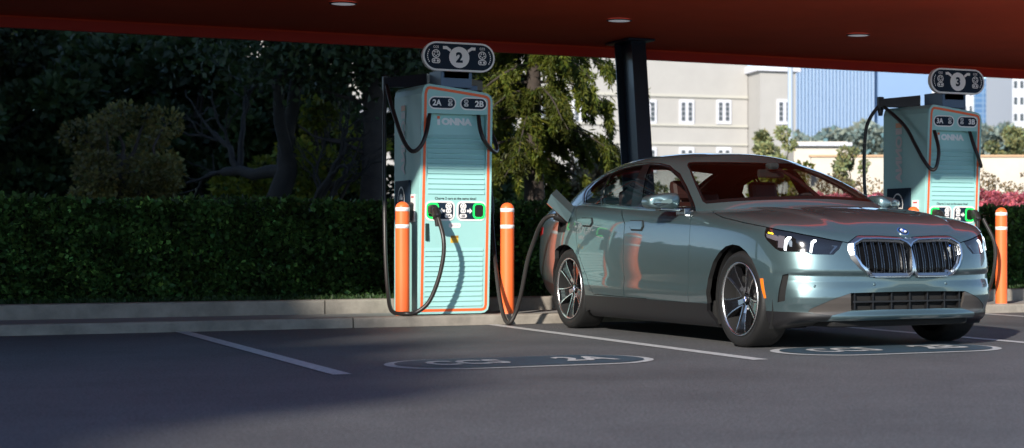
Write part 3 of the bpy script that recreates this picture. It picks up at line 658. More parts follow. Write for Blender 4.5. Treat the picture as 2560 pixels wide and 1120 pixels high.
def ccs_icon(mb, P, cx, cz, s, off, mw, md):
    """round seven-pin socket over a two-pin block; P(x,z,off) places a point"""
    L = lambda pts, o, m: mb.add([P(x, z, o) for x, z in pts], [tuple(range(len(pts)))], m)
    L(disc(cx, cz+.28*s, .30*s, 20), off, mw); L(disc(cx, cz+.28*s, .235*s, 20), off+.001, md)
    for a in (90+36, 90-36, 200, 340, 270): L(disc(cx+.145*s*math.cos(rad(a)), cz+.28*s+.145*s*math.sin(rad(a)), .06*s, 8), off+.002, mw)
    L(rrect(cx, cz-.22*s, .62*s, .36*s, .15*s, 4), off+.0005, mw); L(rrect(cx, cz-.22*s, .50*s, .24*s, .10*s, 4), off+.0015, md)
    for sx in (-1, 1): L(disc(cx+sx*.13*s, cz-.22*s, .09*s, 10), off+.0025, mw)

def make_charger(x0, num, label, M):
    root = empty('charging_station', (x0, 15.05, .09)); tag(root, label, 'charger', 'electric car charging stations')
    z_ = lambda z: z-.09
    Fy = lambda z: -.06*(z-.1)                      # the face leans forwards
    P = lambda x, z, off=0.: (x, Fy(z)-off, z_(z))
    out = [(-.332, .16), (-.332, 1.1), (-.329, 2.055), (-.318, 2.105), (-.295, 2.135), (-.262, 2.143), (-.20, 2.137), (.245, 2.083), (.285, 2.073), (.312, 2.052), (.327, 2.015), (.332, 1.1), (.332, .17), (.322, .128), (.295, .105), (.26, .098), (-.332, .098)][::-1]
    def shrink(pts, d): return inset_poly(pts, np.array([1., 1.]), d)
    teal, M2 = M['teal'], M
    # cabinet: side skin, back, and a face with a recess
    mb = MB(); n = len(out)
    fr = [P(*p) for p in out]; ed = [P(*p, -.015) for p in shrink(out, -.004)]; bk = [(p[0]*.985, .75, z_(p[1])+(.0 if p[1] < 1.9 else .03*(.33-p[0]))) for p in out]
    mb.add(fr+ed, [(i, (i+1) % n, n+(i+1) % n, n+i)[::-1] for i in range(n)], 0)
    mb.add(ed+bk, [(i, (i+1) % n, n+(i+1) % n, n+i)[::-1] for i in range(n)], 0); mb.add(bk, [tuple(range(n))[::-1]], 0)
    # face around the recess (x -.275...275, z 1.28..1.885)
    X, Z0, Z1 = .275, 1.26, 1.885
    top = [p for p in out if p[1] > 1.95]
    lowp = [p for p in out if p[1] < 1.1]
    rights = sorted([p for p in out if p[0] > 0], key=lambda p: p[1]); lefts = sorted([p for p in out if p[0] < 0], key=lambda p: p[1])
    lo = [(-X, Z0)]+[(-.332, Z0), (-.332, .16), (-.332, .098)]+[(.26, .098), (.295, .105), (.322, .128), (.332, .17), (.332, Z0)]+[(X, Z0)]
    hi = [(-X, Z1), (X, Z1), (.329, Z1), (.327, 2.015), (.312, 2.052), (.285, 2.073), (.245, 2.083), (-.20, 2.137), (-.262, 2.143), (-.295, 2.135), (-.318, 2.105), (-.329, 2.055), (-.330, Z1)]
    for pg in (lo, hi, [(-.332, Z0), (-X, Z0), (-X, Z1), (-.330, Z1)], [(X, Z0), (.332, Z0), (.329, Z1), (X, Z1)]): mb.add([P(*p) for p in pg], [tuple(range(len(pg)))], 0)
    D = .075
    q = [P(-X, Z0), P(X, Z0), P(X, Z1, -D), P(-X, Z1, -D), P(X, Z1), P(-X, Z1)]
    mb.add(q, [(0, 1, 2, 3), (3, 2, 4, 5), (1, 4, 2), (0, 3, 5)], 0)
    mb.build('cabinet', teal, root)
    rec = lambda z: -D*(z-Z0)/(Z1-Z0) if z > Z0 else 0.
    # louvres
    def louvres(zs, X0, X1, w=.036):
        for z in zs:
            o = rec(z); o2 = rec(z+w)
            mb = MB(); A = [P(X0, z+w, o2+.0005), P(X1, z+w, o2+.0005), P(X1, z+.006, o+.010), P(X0, z+.006, o+.010), P(X1, z, o+.0005), P(X0, z, o+.0005)]
            mb.add(A, [(3, 2, 1, 0), (5, 4, 2, 3), (1, 2, 4), (0, 5, 3)], 0); mb.build('louvre', teal, root)
    louvres(np.linspace(.16, .655, 12), -.275, .262); louvres(np.linspace(1.165, 1.665, 12), -.262, .262)
    # orange edge line
    a = shrink(out, .020); b = shrink(out, .044); mb = MB(); n = len(out)
    mb.add([P(*p, .002) for p in a]+[P(*p, .002) for p in b], [(i, (i+1) % n, n+(i+1) % n, n+i) for i in range(n)], 0)
    mb.build('edge_stripe', M['orange'], root)
    def plate(name, shapes, mats, parent=root, PP=P, thick=.008):
        """shapes: list of (pts or (V,F), offset, material index)"""
        mb = MB()
        for sh, off, m in shapes:
            if isinstance(sh, tuple): mb.add([PP(v[0], v[1], off) for v in sh[0]], sh[1], m)
            else: mb.add([PP(x, z, off) for x, z in sh], [tuple(range(len(sh)))], m)
        return mb
    W, Nn, O, T_ = 0, 1, 2, 3
    DM = [M['white'], M['navy'], M['orange'], M['teal'], M['black'], M['green'], M['yellow'], M['gold']]
    def txt(s, h, cx, cz, w=None, **k):
        V, F = fit_text(s, w, h, **k) if w else text2d(s, h, **k); return (V+np.array([cx, cz]), F)
    # 2A / 2B pills
    for side, cx in (('A', -.143), ('B', .149)):
        mb = plate('p', [(rrect(cx, 1.98, .256, .116, .058), .004, 0), (rrect(cx, 1.98, .232, .092, .046), .006, 1), (txt(num+side, .055, cx+(-.05 if side == 'A' else .052), 1.981, .082, bold=.035), .008, 0)], DM)
        ccs_icon(mb, P, cx+(.072 if side == 'A' else -.072), 1.98, .066, .008, 0, 1)
        e = rrect(cx, 1.98, .256, .116, .058); k = len(e); mb.add([P(x, z, .004) for x, z in e]+[P(x, z, -.004) for x, z in e], [(i, (i+1) % k, k+(i+1) % k, k+i)[::-1] for i in range(k)], 0)
        mb.build('bay_plate', DM, root)
    # maker's lettering on the recess and down the side
    PR = lambda x, z, off=0.: P(x, z, rec(z)+off)
    mb = MB(); V, F = txt('ONNA', .066, .016, 1.82, .285, bold=.07); mb.add([PR(v[0], v[1], .003) for v in V], F, 0)
    for pg, m in (([(-.166, 1.787), (-.140, 1.787), (-.140, 1.836), (-.166, 1.836)], 0), ([(-.166, 1.843), (-.140, 1.843), (-.140, 1.867), (-.166, 1.867)], 2)): mb.add([PR(x, z, .003) for x, z in pg], [tuple(range(4))], m)
    mb.build('lettering', DM, root)
    S = lambda yy, z, off=0.: (-.332-.004*min(1, 1)-off, yy, z_(z))       # left flank: yy runs back from the face
    def SQ(pts, off, m, mb): mb.add([S(y, z, off) for y, z in pts], [tuple(range(len(pts)))[::-1]], m)
    mb = MB(); V, F = fit_text('ONNA', .50, .125, bold=.05); mb.add([S(.43+v[1]*1., 1.60-v[0], .003) for v in V], [f[::-1] if False else f for f in F], 0)
    SQ([(.37, 1.865), (.49, 1.865), (.49, 1.925), (.37, 1.925)], .003, 0, mb); SQ([(.37, 1.935), (.49, 1.935), (.49, 1.985), (.37, 1.985)], .003, 2, mb)
    mb.build('side_lettering', [M['sideletter'], M['navy'], M['palorange']], root)
    # screen panel on the flank, with its round emblem
    mb = MB(); mb.box((-.345, .42, z_(1.12)), (.02, .44, .36), 1, .006)
    for r, o, m in ((.105, .0245, 0), (.092, .0255, 1)):
        SQ([(.42+r*math.cos(rad(a)), 1.125+r*1.15*math.sin(rad(a))) for a in range(-20, 201, 10)], o, m, mb)
    SQ([(.34, 1.07), (.50, 1.07), (.50, 1.095), (.34, 1.095)], .0265, 0, mb); SQ([(.36, 1.02), (.48, 1.02), (.48, 1.055), (.36, 1.055)], .0265, 0, mb)
    SQ([(.42+.05*math.cos(rad(a)), 1.125+.055*math.sin(rad(a))) for a in range(0, 181, 15)], .0265, 0, mb)
    mb.build('screen_panel', DM, root)
    # card reader
    mb = MB(); mb.box((-.343, .11, z_(1.045)), (.014, .115, .25), 0, .006); mb.box((-.385, .115, z_(1.03)), (.09, .085, .13), 1, .012, Matrix.Rotation(rad(12), 3, 'X')); mb.box((-.36, .13, z_(.955)), (.05, .06, .05), 1, .01)
    mb.box((-.352, .10, z_(1.145)), (.004, .07, .012), 2)
    mb.build('card_reader', [M['white'], M['black'], M['red']], root)
    # instruction line + sockets
    mb = plate('p', [(txt('Charge 2 cars at the same time!', .030, -.003, 1.128, .385, bold=.02), .002, 4)], DM); mb.build('instruction_text', DM, root)
    for side, sg in (('A', -1), ('B', 1)):
        cx = sg*.145
        mb = plate('p', [(rrect(cx, 1.02, .272, .178, .05), .004, 0), (rrect(cx, 1.02, .240, .146, .035), .006, 1)], DM)
        e = rrect(cx, 1.02, .272, .178, .05); k = len(e); mb.add([P(x, z, .004) for x, z in e]+[P(x, z, -.004) for x, z in e], [(i, (i+1) % k, k+(i+1) % k, k+i)[::-1] for i in range(k)], 0)
        ix = sg*.068; L = lambda pts, o, m: mb.add([P(x, z, o) for x, z in pts], [tuple(range(len(pts)))], m)
        L(disc(ix, 1.062, .030, 16), .008, 0); L(rrect(ix, 1.02, .052, .036, .014, 4), .0085, 0); L(rrect(ix, .975, .070, .038, .018, 4), .008, 0)
        V, F = txt(num+side, .024, ix, .975, .036, bold=.02); mb.add([P(v[0], v[1], .010) for v in V], F, 1)
        for a in (54, 126, 200, 340, 270): L(disc(ix+.016*math.cos(rad(a)), 1.062+.016*math.sin(rad(a)), .005, 6), .010, 1)
        for d in (-.010, .010): L(disc(ix+d, 1.02, .006, 6), .010, 1)
        ax = sg*.128
        ar = [(.026*sg, 0), (-.0*sg, .026), (-.0*sg, .011), (-.024*sg, .011), (-.024*sg, -.011), (-.0*sg, -.011), (-.0*sg, -.026)]
        if sg > 0: ar = ar[::-1]
        L([(ax+a, 1.02+b) for a, b in ar][::1], .008, 0)
        hd = mb.build('holster', DM, root)
        sx = sg*.216; m2 = MB(); o_ = rrect(sx, 1.021, .112, .140, .035); i_ = rrect(sx, 1.021, .084, .112, .024)
        k = len(o_); m2.add([P(x, z, .012) for x, z in o_]+[P(x, z, .012) for x, z in i_], [(i, (i+1) % k, k+(i+1) % k, k+i) for i in range(k)], 0)
        m2.add([P(x, z, .012) for x, z in o_]+[P(x, z, -.002) for x, z in o_], [(i, (i+1) % k, k+(i+1) % k, k+i)[::-1] for i in range(k)], 0)
        m2.add([P(x, z, .012) for x, z in i_]+[P(x, z, .007) for x, z in i_], [(i, (i+1) % k, k+(i+1) % k, k+i) for i in range(k)], 0)
        m2.add([P(x, z, .0075) for x, z in i_], [tuple(range(k))], 1); m2.build('light_ring', [M['green'], M['black']], hd)
    # small stickers and the door handle
    mb = plate('p', [(rrect(-.006, .890, .112, .044, .018), .002, 0)], DM)
    V, F = txt('MADE IN USA', .010, -.006, .892, .07); mb.add([P(v[0], v[1], .003) for v in V], F, 2); mb.build('sticker', [M['white'], M['navy'], M['pink']], root)
    mb = plate('p', [([(-.043, .734), (.030, .734), (.030, .799), (-.043, .799)], .002, 6), ([(-.043, .778), (.030, .778), (.030, .799), (-.043, .799)], .003, 7)], DM)
    for k in range(4): mb.add([P(x, z, .0035) for x, z in ((-.034, .742+k*.009), (.021-.008*(k % 2), .742+k*.009), (.021-.008*(k % 2), .745+k*.009), (-.034, .745+k*.009))], [(0, 1, 2, 3)], 7)
    mb.build('warning_sticker', DM, root)
    mb = MB(); mb.box((-.263, Fy(.83)-.006, z_(.83)), (.032, .014, .155), 0, .005); mb.build('door_handle', M['handle'], root)
    # neck, sign and cable arms
    mb = MB(); mb.box((-.01, .06, z_(2.20)), (.29, .34, .16), 0, .006); mb.box((-.01, -.09, z_(2.30)), (.24, .04, .2), 0, .004); mb.box((.02, .30, z_(2.135)), (.44, .52, .05), 0, .006)
    mb.build('sign_post', M['steel'], root)
    for sg in (-1, 1):
        a = np.array([sg*.10, .38]); b = np.array([sg*.445, .62]) if sg < 0 else np.array([.45, .62]); d = b-a; L = np.linalg.norm(d); d /= L; nn = np.array([-d[1], d[0]])
        mb = MB(); Vv = []
        for t, w, zt, zb in ((0, .10, 2.275, 2.15), (1, .045, 2.245, 2.165)):
            c = a+d*L*t
            for s1 in (-1, 1):
                for z in (zb, zt): Vv.append((*(c+nn*w*s1), z_(z)))
        mb.add(Vv, [(0, 1, 5, 4), (2, 6, 7, 3), (1, 3, 7, 5), (0, 4, 6, 2), (4, 5, 7, 6), (0, 2, 3, 1)], 0)
        c = b; mb.box((c[0], c[1], z_(2.20)), (.06, .06, .14), 0, .01); mb.lathe([(.022, 0), (.03, .05), (.03, .09)], (c[0], c[1], z_(2.07)), 12, 0)
        mb.build('cable_arm', M['armblack'], root)
    SP = lambda x, z, off=0.: (x-.002, -.13-off, z_(z))
    o_ = rrect(0, 2.39, .668, .258, .129, 12); i1 = rrect(0, 2.39, .636, .226, .113, 12)
    shp = [(o_, .03, 0), (i1, .032, 1), (disc(.0, 2.385, .094, 36), .034, 0), (txt(num, .095, 0, 2.385, bold=.045), .036, 1)]
    mb = plate('p', shp, DM, PP=SP); k = len(o_)
    mb.add([SP(x, z, .03) for x, z in o_]+[SP(x, z, -.02) for x, z in o_], [(i, (i+1) % k, k+(i+1) % k, k+i)[::-1] for i in range(k)], 0); mb.add([SP(x, z, -.02) for x, z in o_], [tuple(range(k))[::-1]], 1)
    for sg in (-1, 1):
        ccs_icon(mb, SP, sg*.215, 2.375, .125, .034, 0, 1)
        V, F = txt('CCS', .022, sg*.215, 2.470, .05, bold=.02); mb.add([SP(v[0], v[1], .034) for v in V], F, 0)
        g = [(.082, .055), (.118, .078), (.150, .078), (.152, .104), (.114, .106), (.076, .078)]
        L = [(sg*a, 2.375+b) for a, b in g]; L = L if sg < 0 else L[::1]
        mb.add([SP(x, z, .0335) for x, z in L], [tuple(range(6)) if sg > 0 else tuple(range(6))[::-1]], 0)
        for s2 in range(-3, 4):                                  # tiny curved lettering at the rounded ends
            a = rad(s2*11); r = .094; cx = sg*(.198+r*math.cos(a)); cz = 2.39+r*math.sin(a)*1.0
            mb.add([SP(cx+dx, cz+dz, .034) for dx, dz in ((-.004, -.006), (.004, -.006), (.004, .006), (-.004, .006))], [(0, 1, 2, 3)], 0)
    mb.build('number_sign', DM, root)
    return root
def cable(root, name, pts, r, m, world=True, n=6):
    ox, oy, oz = root.location
    mb = MB(); mb.tube([(p[0]-ox, p[1]-oy, p[2]-oz) for p in catmull(pts, n)], r, 10); return mb.build(name, m, root)
def plug(parent, root, c, rot, M, name='charging_plug'):
    mb = MB(); o = root.location; c = Vector(c)-o
    mb.box(c, (.075, .10, .085), 0, .022, rot); mb.box(c+rot @ Vector((0, -.065, -.035)), (.06, .09, .11), 0, .022, rot @ Matrix.Rotation(rad(-35), 3, 'X')); mb.tube([c+rot @ Vector((0, -.08, -.06)), c+rot @ Vector((0, -.09, -.15))], [.026, .018], 10)
    return mb.build(name, M['black'], parent)

def make_site():
    M = dict(teal=mat('teal_powder_coat', (.31, .58, .56), .42, noise=.03, nscale=2, bump=.02, bscale=300), orange=mat('orange_paint', (.85, .13, .03), .4), white=mat('white_print', (.78, .76, .74), .45), navy=mat('navy_print', (.010, .022, .040), .6, spec=.15),
             black=mat('black_plastic', (.014, .013, .013), .38), green=mat('green_light', (.02, .8, .1), .4, emit=(.0, 1., .12), estr=.55), yellow=mat('yellow_sticker', (.75, .48, .05), .5), gold=mat('brown_print', (.35, .18, .02), .5),
             sideletter=mat('pale_lettering', (.62, .58, .58), .45), palorange=mat('pale_orange', (.75, .36, .18), .45), red=mat('red_print', (.6, .05, .03), .4), pink=mat('red_text', (.6, .2, .18), .5), handle=mat('dark_green_handle', (.012, .03, .025), .3),
             steel=mat('slate_blue_steel', (.06, .10, .17), .38, metal=.2), armblack=mat('black_arm', (.014, .018, .028), .4), cable=mat('cable_rubber', (.020, .017, .016), .42))
    # ground
    as_ = bpy.data.materials.new('asphalt'); as_.use_nodes = True; nt = as_.node_tree; L = nt.links; b = nt.nodes['Principled BSDF']
    tc = nt.nodes.new('ShaderNodeTexCoord')
    def noise(sc, det=5, ro=.6):
        n = nt.nodes.new('ShaderNodeTexNoise'); n.inputs['Scale'].default_value = sc; n.inputs['Detail'].default_value = det; n.inputs['Roughness'].default_value = ro; L.new(tc.outputs['Object'], n.inputs['Vector']); return n
    n1, n2, n3 = noise(220, 2, .5), noise(1.1, 5, .6), noise(9, 4, .7)
    def ramp(n, a, c, lo, hi):
        r = nt.nodes.new('ShaderNodeMapRange'); r.inputs[1].default_value = a; r.inputs[2].default_value = c; r.inputs[3].default_value = lo; r.inputs[4].default_value = hi; L.new(n.outputs['Fac'], r.inputs[0]); return r
    def mul(a, c):
        m = nt.nodes.new('ShaderNodeMath'); m.operation = 'MULTIPLY'; L.new(a, m.inputs[0]); L.new(c, m.inputs[1]); return m.outputs[0]
    n4, n5 = noise(60, 4, .8), noise(.35, 3, .5)
    f = mul(mul(ramp(n1, .32, .68, .3, 1.9).outputs[0], ramp(n2, .3, .7, .80, 1.16).outputs[0]), ramp(n3, .3, .7, .88, 1.1).outputs[0])
    f = mul(mul(f, ramp(n4, .38, .62, .45, 1.7).outputs[0]), ramp(n5, .60, .68, 1., .74).outputs[0])
    mx = nt.nodes.new('ShaderNodeMix'); mx.data_type = 'RGBA'; mx.blend_type = 'MULTIPLY'; mx.inputs[0].default_value = 1; mx.inputs[6].default_value = (.071, .072, .075, 1); L.new(f, mx.inputs[7]); L.new(mx.outputs[2], b.inputs['Base Color'])
    b.inputs['Roughness'].default_value = .72
    bp = nt.nodes.new('ShaderNodeBump'); bp.inputs['Strength'].default_value = .5; bp.inputs['Distance'].default_value = .006; L.new(n1.outputs['Fac'], bp.inputs['Height']); L.new(bp.outputs['Normal'], b.inputs['Normal'])
    mb = MB(); mb.add([(-400, -400, 0), (400, -400, 0), (400, 400, 0), (-400, 400, 0)], [(0, 1, 2, 3)]); tag(mb.build('ground', as_), kind='structure')
    conc = mat('kerb_concrete', (.25, .225, .19), .8, noise=.30, nscale=4.5, bump=.25, bscale=45); walk = mat('pale_concrete', (.27, .26, .25), .8, noise=.10, nscale=4, bump=.2, bscale=50)
    def kerb(name, y0, z0, z1, w):
        x = -14.; k = 0; mb = MB()
        while x < 30:
            Ln = 3.0; a, c = x+.006, x+Ln-.006; r = .018
            pr = [(y0, z0), (y0, z1-r), (y0+r*.35, z1-r*.3), (y0+r, z1), (y0+w, z1), (y0+w, z0)]
            mb.add([(a, y, z) for y, z in pr]+[(c, y, z) for y, z in pr], [(i, (i+1) % 6, 6+(i+1) % 6, 6+i)[::-1] for i in range(6)]+[tuple(range(6)), tuple(range(6, 12))[::-1]], 0); x += Ln
        return mb.build(name, conc)
    tag(kerb('kerb', 14.85, -.02, .09, .16), kind='structure')
    mb = MB(); mb.box((8, 15.42, .033), (44, .82, .10), 0); tag(mb.build('pavement', walk), kind='structure')
    k2 = kerb('kerb', 15.82, -.02, .212, .17); tag(k2, kind='structure')
    # grass verge and the soil beyond
    gr = mat('verge_soil', (.020, .032, .014), .9, noise=.4, nscale=12, bump=.6, bscale=30)
    mb = MB(); mb.box((8, 30, .09), (120, 28.04, .19), 0); tag(mb.build('verge', gr), kind='structure')
    gm = leafmat('grass_blade', (.035, .075, .022), .3)
    n = 26000; x = RNG.uniform(-3, 22, n); y = RNG.uniform(16.0, 16.95, n); p = np.stack([x, y, np.full(n, .185)], 1)
    leaves('grass', p, np.array([0, 0, 1.]), .6, .05, .007, gm, up=True, kind='stuff')
    # paint
    ln = mat('road_paint', (.42, .42, .42), .6, noise=.3, nscale=26); nv = mat('navy_road_paint', (.028, .055, .078), .6, noise=.35, nscale=22)
    lbl = ['white bay line furthest left, ending left of the 2A marking', 'white bay line between the 2A marking and the parked car', 'white bay line running under the car towards its left wheels', 'short white bay line seen past the car at the right edge']
    for i, x in enumerate((2.565, 5.25, 7.86, 10.50)):
        mb = MB(); mb.add([(x-.055, 9.75, .004), (x+.055, 9.75, .004), (x+.055, 14.845, .004), (x-.055, 14.845, .004)], [(0, 1, 2, 3)]); tag(mb.build('bay_line', ln), lbl[i], 'road marking', 'painted bay lines')
    for cx, s, lb in ((3.83, '2A', 'navy pill-shaped ground marking reading CCS 2A in the empty bay'), (6.52, '2B', "navy pill-shaped ground marking reading CCS 2B in front of the car's bumper")):
        mb = MB(); flat(mb, rrect(cx, 10.26, 1.72, .90, .44, 12), .004, 0); flat(mb, rrect(cx, 10.26, 1.60, .78, .39, 12), .008, 1)
        flat_text(mb, fit_text('CCS', .50, .36, bold=.03), cx-.36, 10.26, .012, 0); flat_text(mb, fit_text(s, .36, .36, bold=.03), cx+.42, 10.26, .012, 0)
        tag(mb.build('bay_number_marking', [ln, nv]), lb, 'road marking', 'bay number markings')
    # bollards
    def bollard(x, y, lb):
        rt = empty('bollard', (x, y, .085)); tag(rt, lb, 'bollard', 'orange bollards beside the chargers'); r = .062
        mb = MB(); mb.lathe([(r, 0), (r, .955)]+[(r*math.cos(a), .955+r*.95*math.sin(a)) for a in np.linspace(.12, math.pi/2-.02, 9)]+[(0, .955+r*.95)], seg=40); mb.build('post', M['sleeve'], rt)
        for z in (.795, .945):
            mb = MB(); mb.lathe([(r, z-.017), (r+.0015, z-.016), (r+.0015, z+.016), (r, z+.017)], seg=40); mb.build('reflective_band', M['white'], rt)
        mb = MB(); mb.lathe([(r+.014, 0), (r+.010, .006), (r, .008)], seg=32); mb.build('base_ring', conc, rt)
    M['sleeve'] = mat('orange_sleeve', (.90, .155, .035), .42, noise=.04, nscale=6)
    bollard(4.478, 14.985, 'orange bollard with two white bands at the left of charger 2'); bollard(5.456, 14.985, 'orange bollard right of charger 2, behind the slack black cable')
    bollard(9.84, 14.985, 'orange bollard with only its dome showing above the car bonnet'); bollard(10.935, 14.985, 'orange bollard furthest right, beyond charger 3')
    # chargers
    c2 = make_charger(4.97, '2', 'teal charging station numbered 2 with the sign 2 on top', M)
    c3 = make_charger(10.32, '3', 'teal charging station numbered 3 behind the car bonnet', M)
    I = Matrix.Identity(3)
    cable(c2, 'cable_loop', [(4.528, 15.65, 2.192), (4.486, 15.4, 2.025), (4.467, 15.15, 1.829), (4.483, 14.98, 1.642), (4.532, 14.88, 1.54), (4.6, 14.84, 1.585), (4.657, 14.86, 1.711), (4.725, 14.98, 1.90)], .019, M['cable'])
    cable(c2, 'cable_loop', [(5.176, 14.98, 1.91), (5.166, 14.9, 1.763), (5.193, 14.87, 1.655), (5.29, 14.95, 1.575), (5.389, 15.1, 1.566), (5.46, 15.3, 1.64), (5.43, 15.5, 1.9), (5.42, 15.67, 2.19)], .019, M['cable'])
    cable(c2, 'charging_cable', [(4.521, 15.67, 2.20), (4.491, 15.6, 1.747), (4.477, 15.55, 1.306), (4.466, 15.5, .905), (4.445, 15.4, .578), (4.423, 15.25, .294), (4.40, 15.05, .133), (4.475, 14.885, .113), (4.568, 14.87, .125), (4.668, 14.83, .213), (4.742, 14.79, .407), (4.783, 14.77, .618), (4.786, 14.78, .777), (4.768, 14.84, .92), (4.757, 14.88, .99)], .019, M['cable'])
    plug(c2, c2, (4.745, 14.955, 1.03), Matrix.Rotation(rad(8), 3, 'Z'), M)
    cable(c2, 'charging_cable', [(5.42, 15.67, 2.19), (5.488, 15.5, 1.133), (5.47, 15.45, .983), (5.415, 15.25, .759), (5.353, 15.0, .505), (5.325, 14.83, .256), (5.318, 14.7, .083), (5.333, 14.6, .023), (5.382, 14.56, .123), (5.412, 14.50, .3), (5.440, 14.42, .583), (5.475, 14.34, .766), (5.487, 14.244, .881), (5.521, 14.18, .952), (5.571, 14.125, .972), (5.615, 14.10, .955)], .019, M['cable'])
    mb = MB(); o = c2.location; q = Vector((5.625, 14.10, .952))-o; mb.tube([q+Vector((-.06, .01, .012)), q+Vector((.03, 0, -.008)), q+Vector((.10, -.01, -.02))], [.028, .04, .04], 12); mb.box(q+Vector((0, 0, .02)), (.10, .05, .06), 0, .015); mb.build('car_plug', M['black'], c2)
    dx = 5.35
    cable(c3, 'cable_loop', [(9.88, 15.66, 2.19), (9.93, 15.3, 1.95), (9.90, 15.05, 1.74), (9.93, 14.93, 1.57), (9.985, 14.87, 1.475), (10.03, 14.85, 1.51), (10.07, 14.87, 1.68), (10.085, 14.98, 1.90)], .019, M['cable'])
    cable(c3, 'cable_loop', [(10.52, 14.98, 1.91), (10.515, 14.9, 1.763), (10.55, 14.86, 1.62), (10.65, 14.95, 1.535), (10.74, 15.1, 1.54), (10.81, 15.3, 1.64), (10.78, 15.5, 1.9), (10.77, 15.67, 2.19)], .019, M['cable'])
    cable(c3, 'charging_cable', [(9.88, 15.67, 2.2), (9.78, 15.72, 2.05), (9.735, 15.75, 1.85), (9.73, 15.75, 1.3), (9.74, 15.6, .8), (9.80, 15.3, .35), (9.95, 14.9, .13), (10.02, 14.85, .3), (10.12, 14.8, .7), (10.11, 14.88, .98)], .019, M['cable'])
    plug(c3, c3, (10.10, 14.955, 1.03), Matrix.Rotation(rad(8), 3, 'Z'), M)
    cable(c3, 'charging_cable', [(10.77, 15.67, 2.19), (10.84, 15.5, 1.2), (10.80, 15.3, .4), (10.76, 15.1, .13), (10.70, 14.82, .35), (10.69, 14.76, .7), (10.60, 14.84, .98)], .019, M['cable'])
    plug(c3, c3, (10.56, 14.955, 1.03), Matrix.Rotation(rad(-6), 3, 'Z'), M)
    # canopy
    red = mat('red_soffit_paint', (.88, .105, .042), .75, spec=.2, noise=.05, nscale=1.5); redf = mat('red_fascia_paint', (.75, .040, .015), .4)
    can = empty('canopy', (8, 16, 3.12)); tag(can, 'long flat red canopy over the charging bays on a dark steel column', 'canopy')
    X0, X1, Y0, Y1, H = -26, 34, CAN_Y0, 19.80, 3.12
    mb = MB()
    Lt = [(4.53+3.0*k, 17.19) for k in range(-6, 9)]
    mb.box(((X0+X1)/2-8, (Y0+Y1)/2-16, .16), (X1-X0, Y1-Y0-.02, .30), 0); mb.build('roof_panel', red, can)
    for nm, y, w in (('fascia', Y1, .06), ('fascia', Y0, .06)):
        mb = MB(); mb.box(((X0+X1)/2-8, y-16, .14), (X1-X0+.1, w, .52), 0, .008); mb.build(nm, redf, can)
    mb = MB(); mb.box(((X0+X1)/2-8, Y1-.12-16, -.012), (X1-X0, .006, .02), 0); mb.build('soffit_trim', red, can)
    lm = mat('frosted_lens', (.62, .62, .66), .4, emit=(.8, .82, .9), estr=.12); dkm = mat('dark_ring', (.02, .01, .01), .5)
    for x, y in Lt[5:11]:
        mb = MB(); mb.lathe([(.0, -.008), (.118, -.008), (.122, -.004)], (x-8, y-16, 0), 28, 0); mb.lathe([(.122, -.002), (.122, -.012), (.136, -.008), (.138, .0)], (x-8, y-16, 0), 28, 1); mb.build('downlight', [lm, dkm], can)
    # leaning column: an I section, flanges facing front and back
    st = mat('dark_blue_steel', (.025, .042, .066), .32, metal=.15, coat=.15)
    def column(x):
        mb = MB(); top = Vector((x+.005, 18.72, 3.12)); bot = Vector((x-.02, 18.22, .0))
        W, Dp, t = .185, .50, .022
        def sec(c): return [c+Vector(v) for v in ((-W/2, 0, 0), (W/2, 0, 0), (W/2, t, 0), (t/2, t, 0), (t/2, Dp-t, 0), (W/2, Dp-t, 0), (W/2, Dp, 0), (-W/2, Dp, 0), (-W/2, Dp-t, 0), (-t/2, Dp-t, 0), (-t/2, t, 0), (-W/2, t, 0))]
        A = sec(bot); Bb = sec(top); o = can.location
        mb.add([a-o for a in A]+[b-o for b in Bb], [(i, (i+1) % 12, 12+(i+1) % 12, 12+i) for i in range(12)]); mb.box(top-o+Vector((0, .25, -.012)), (.34, .7, .024), 0); mb.build('column', st, can)
        mb = MB(); mb.box(bot-o+Vector((0, .25, .20)), (.5, .8, .03), 0); mb.build('column_base', st, can)
    for x in (8.44, -2.6, 18.7): column(x)
    return c2, c3
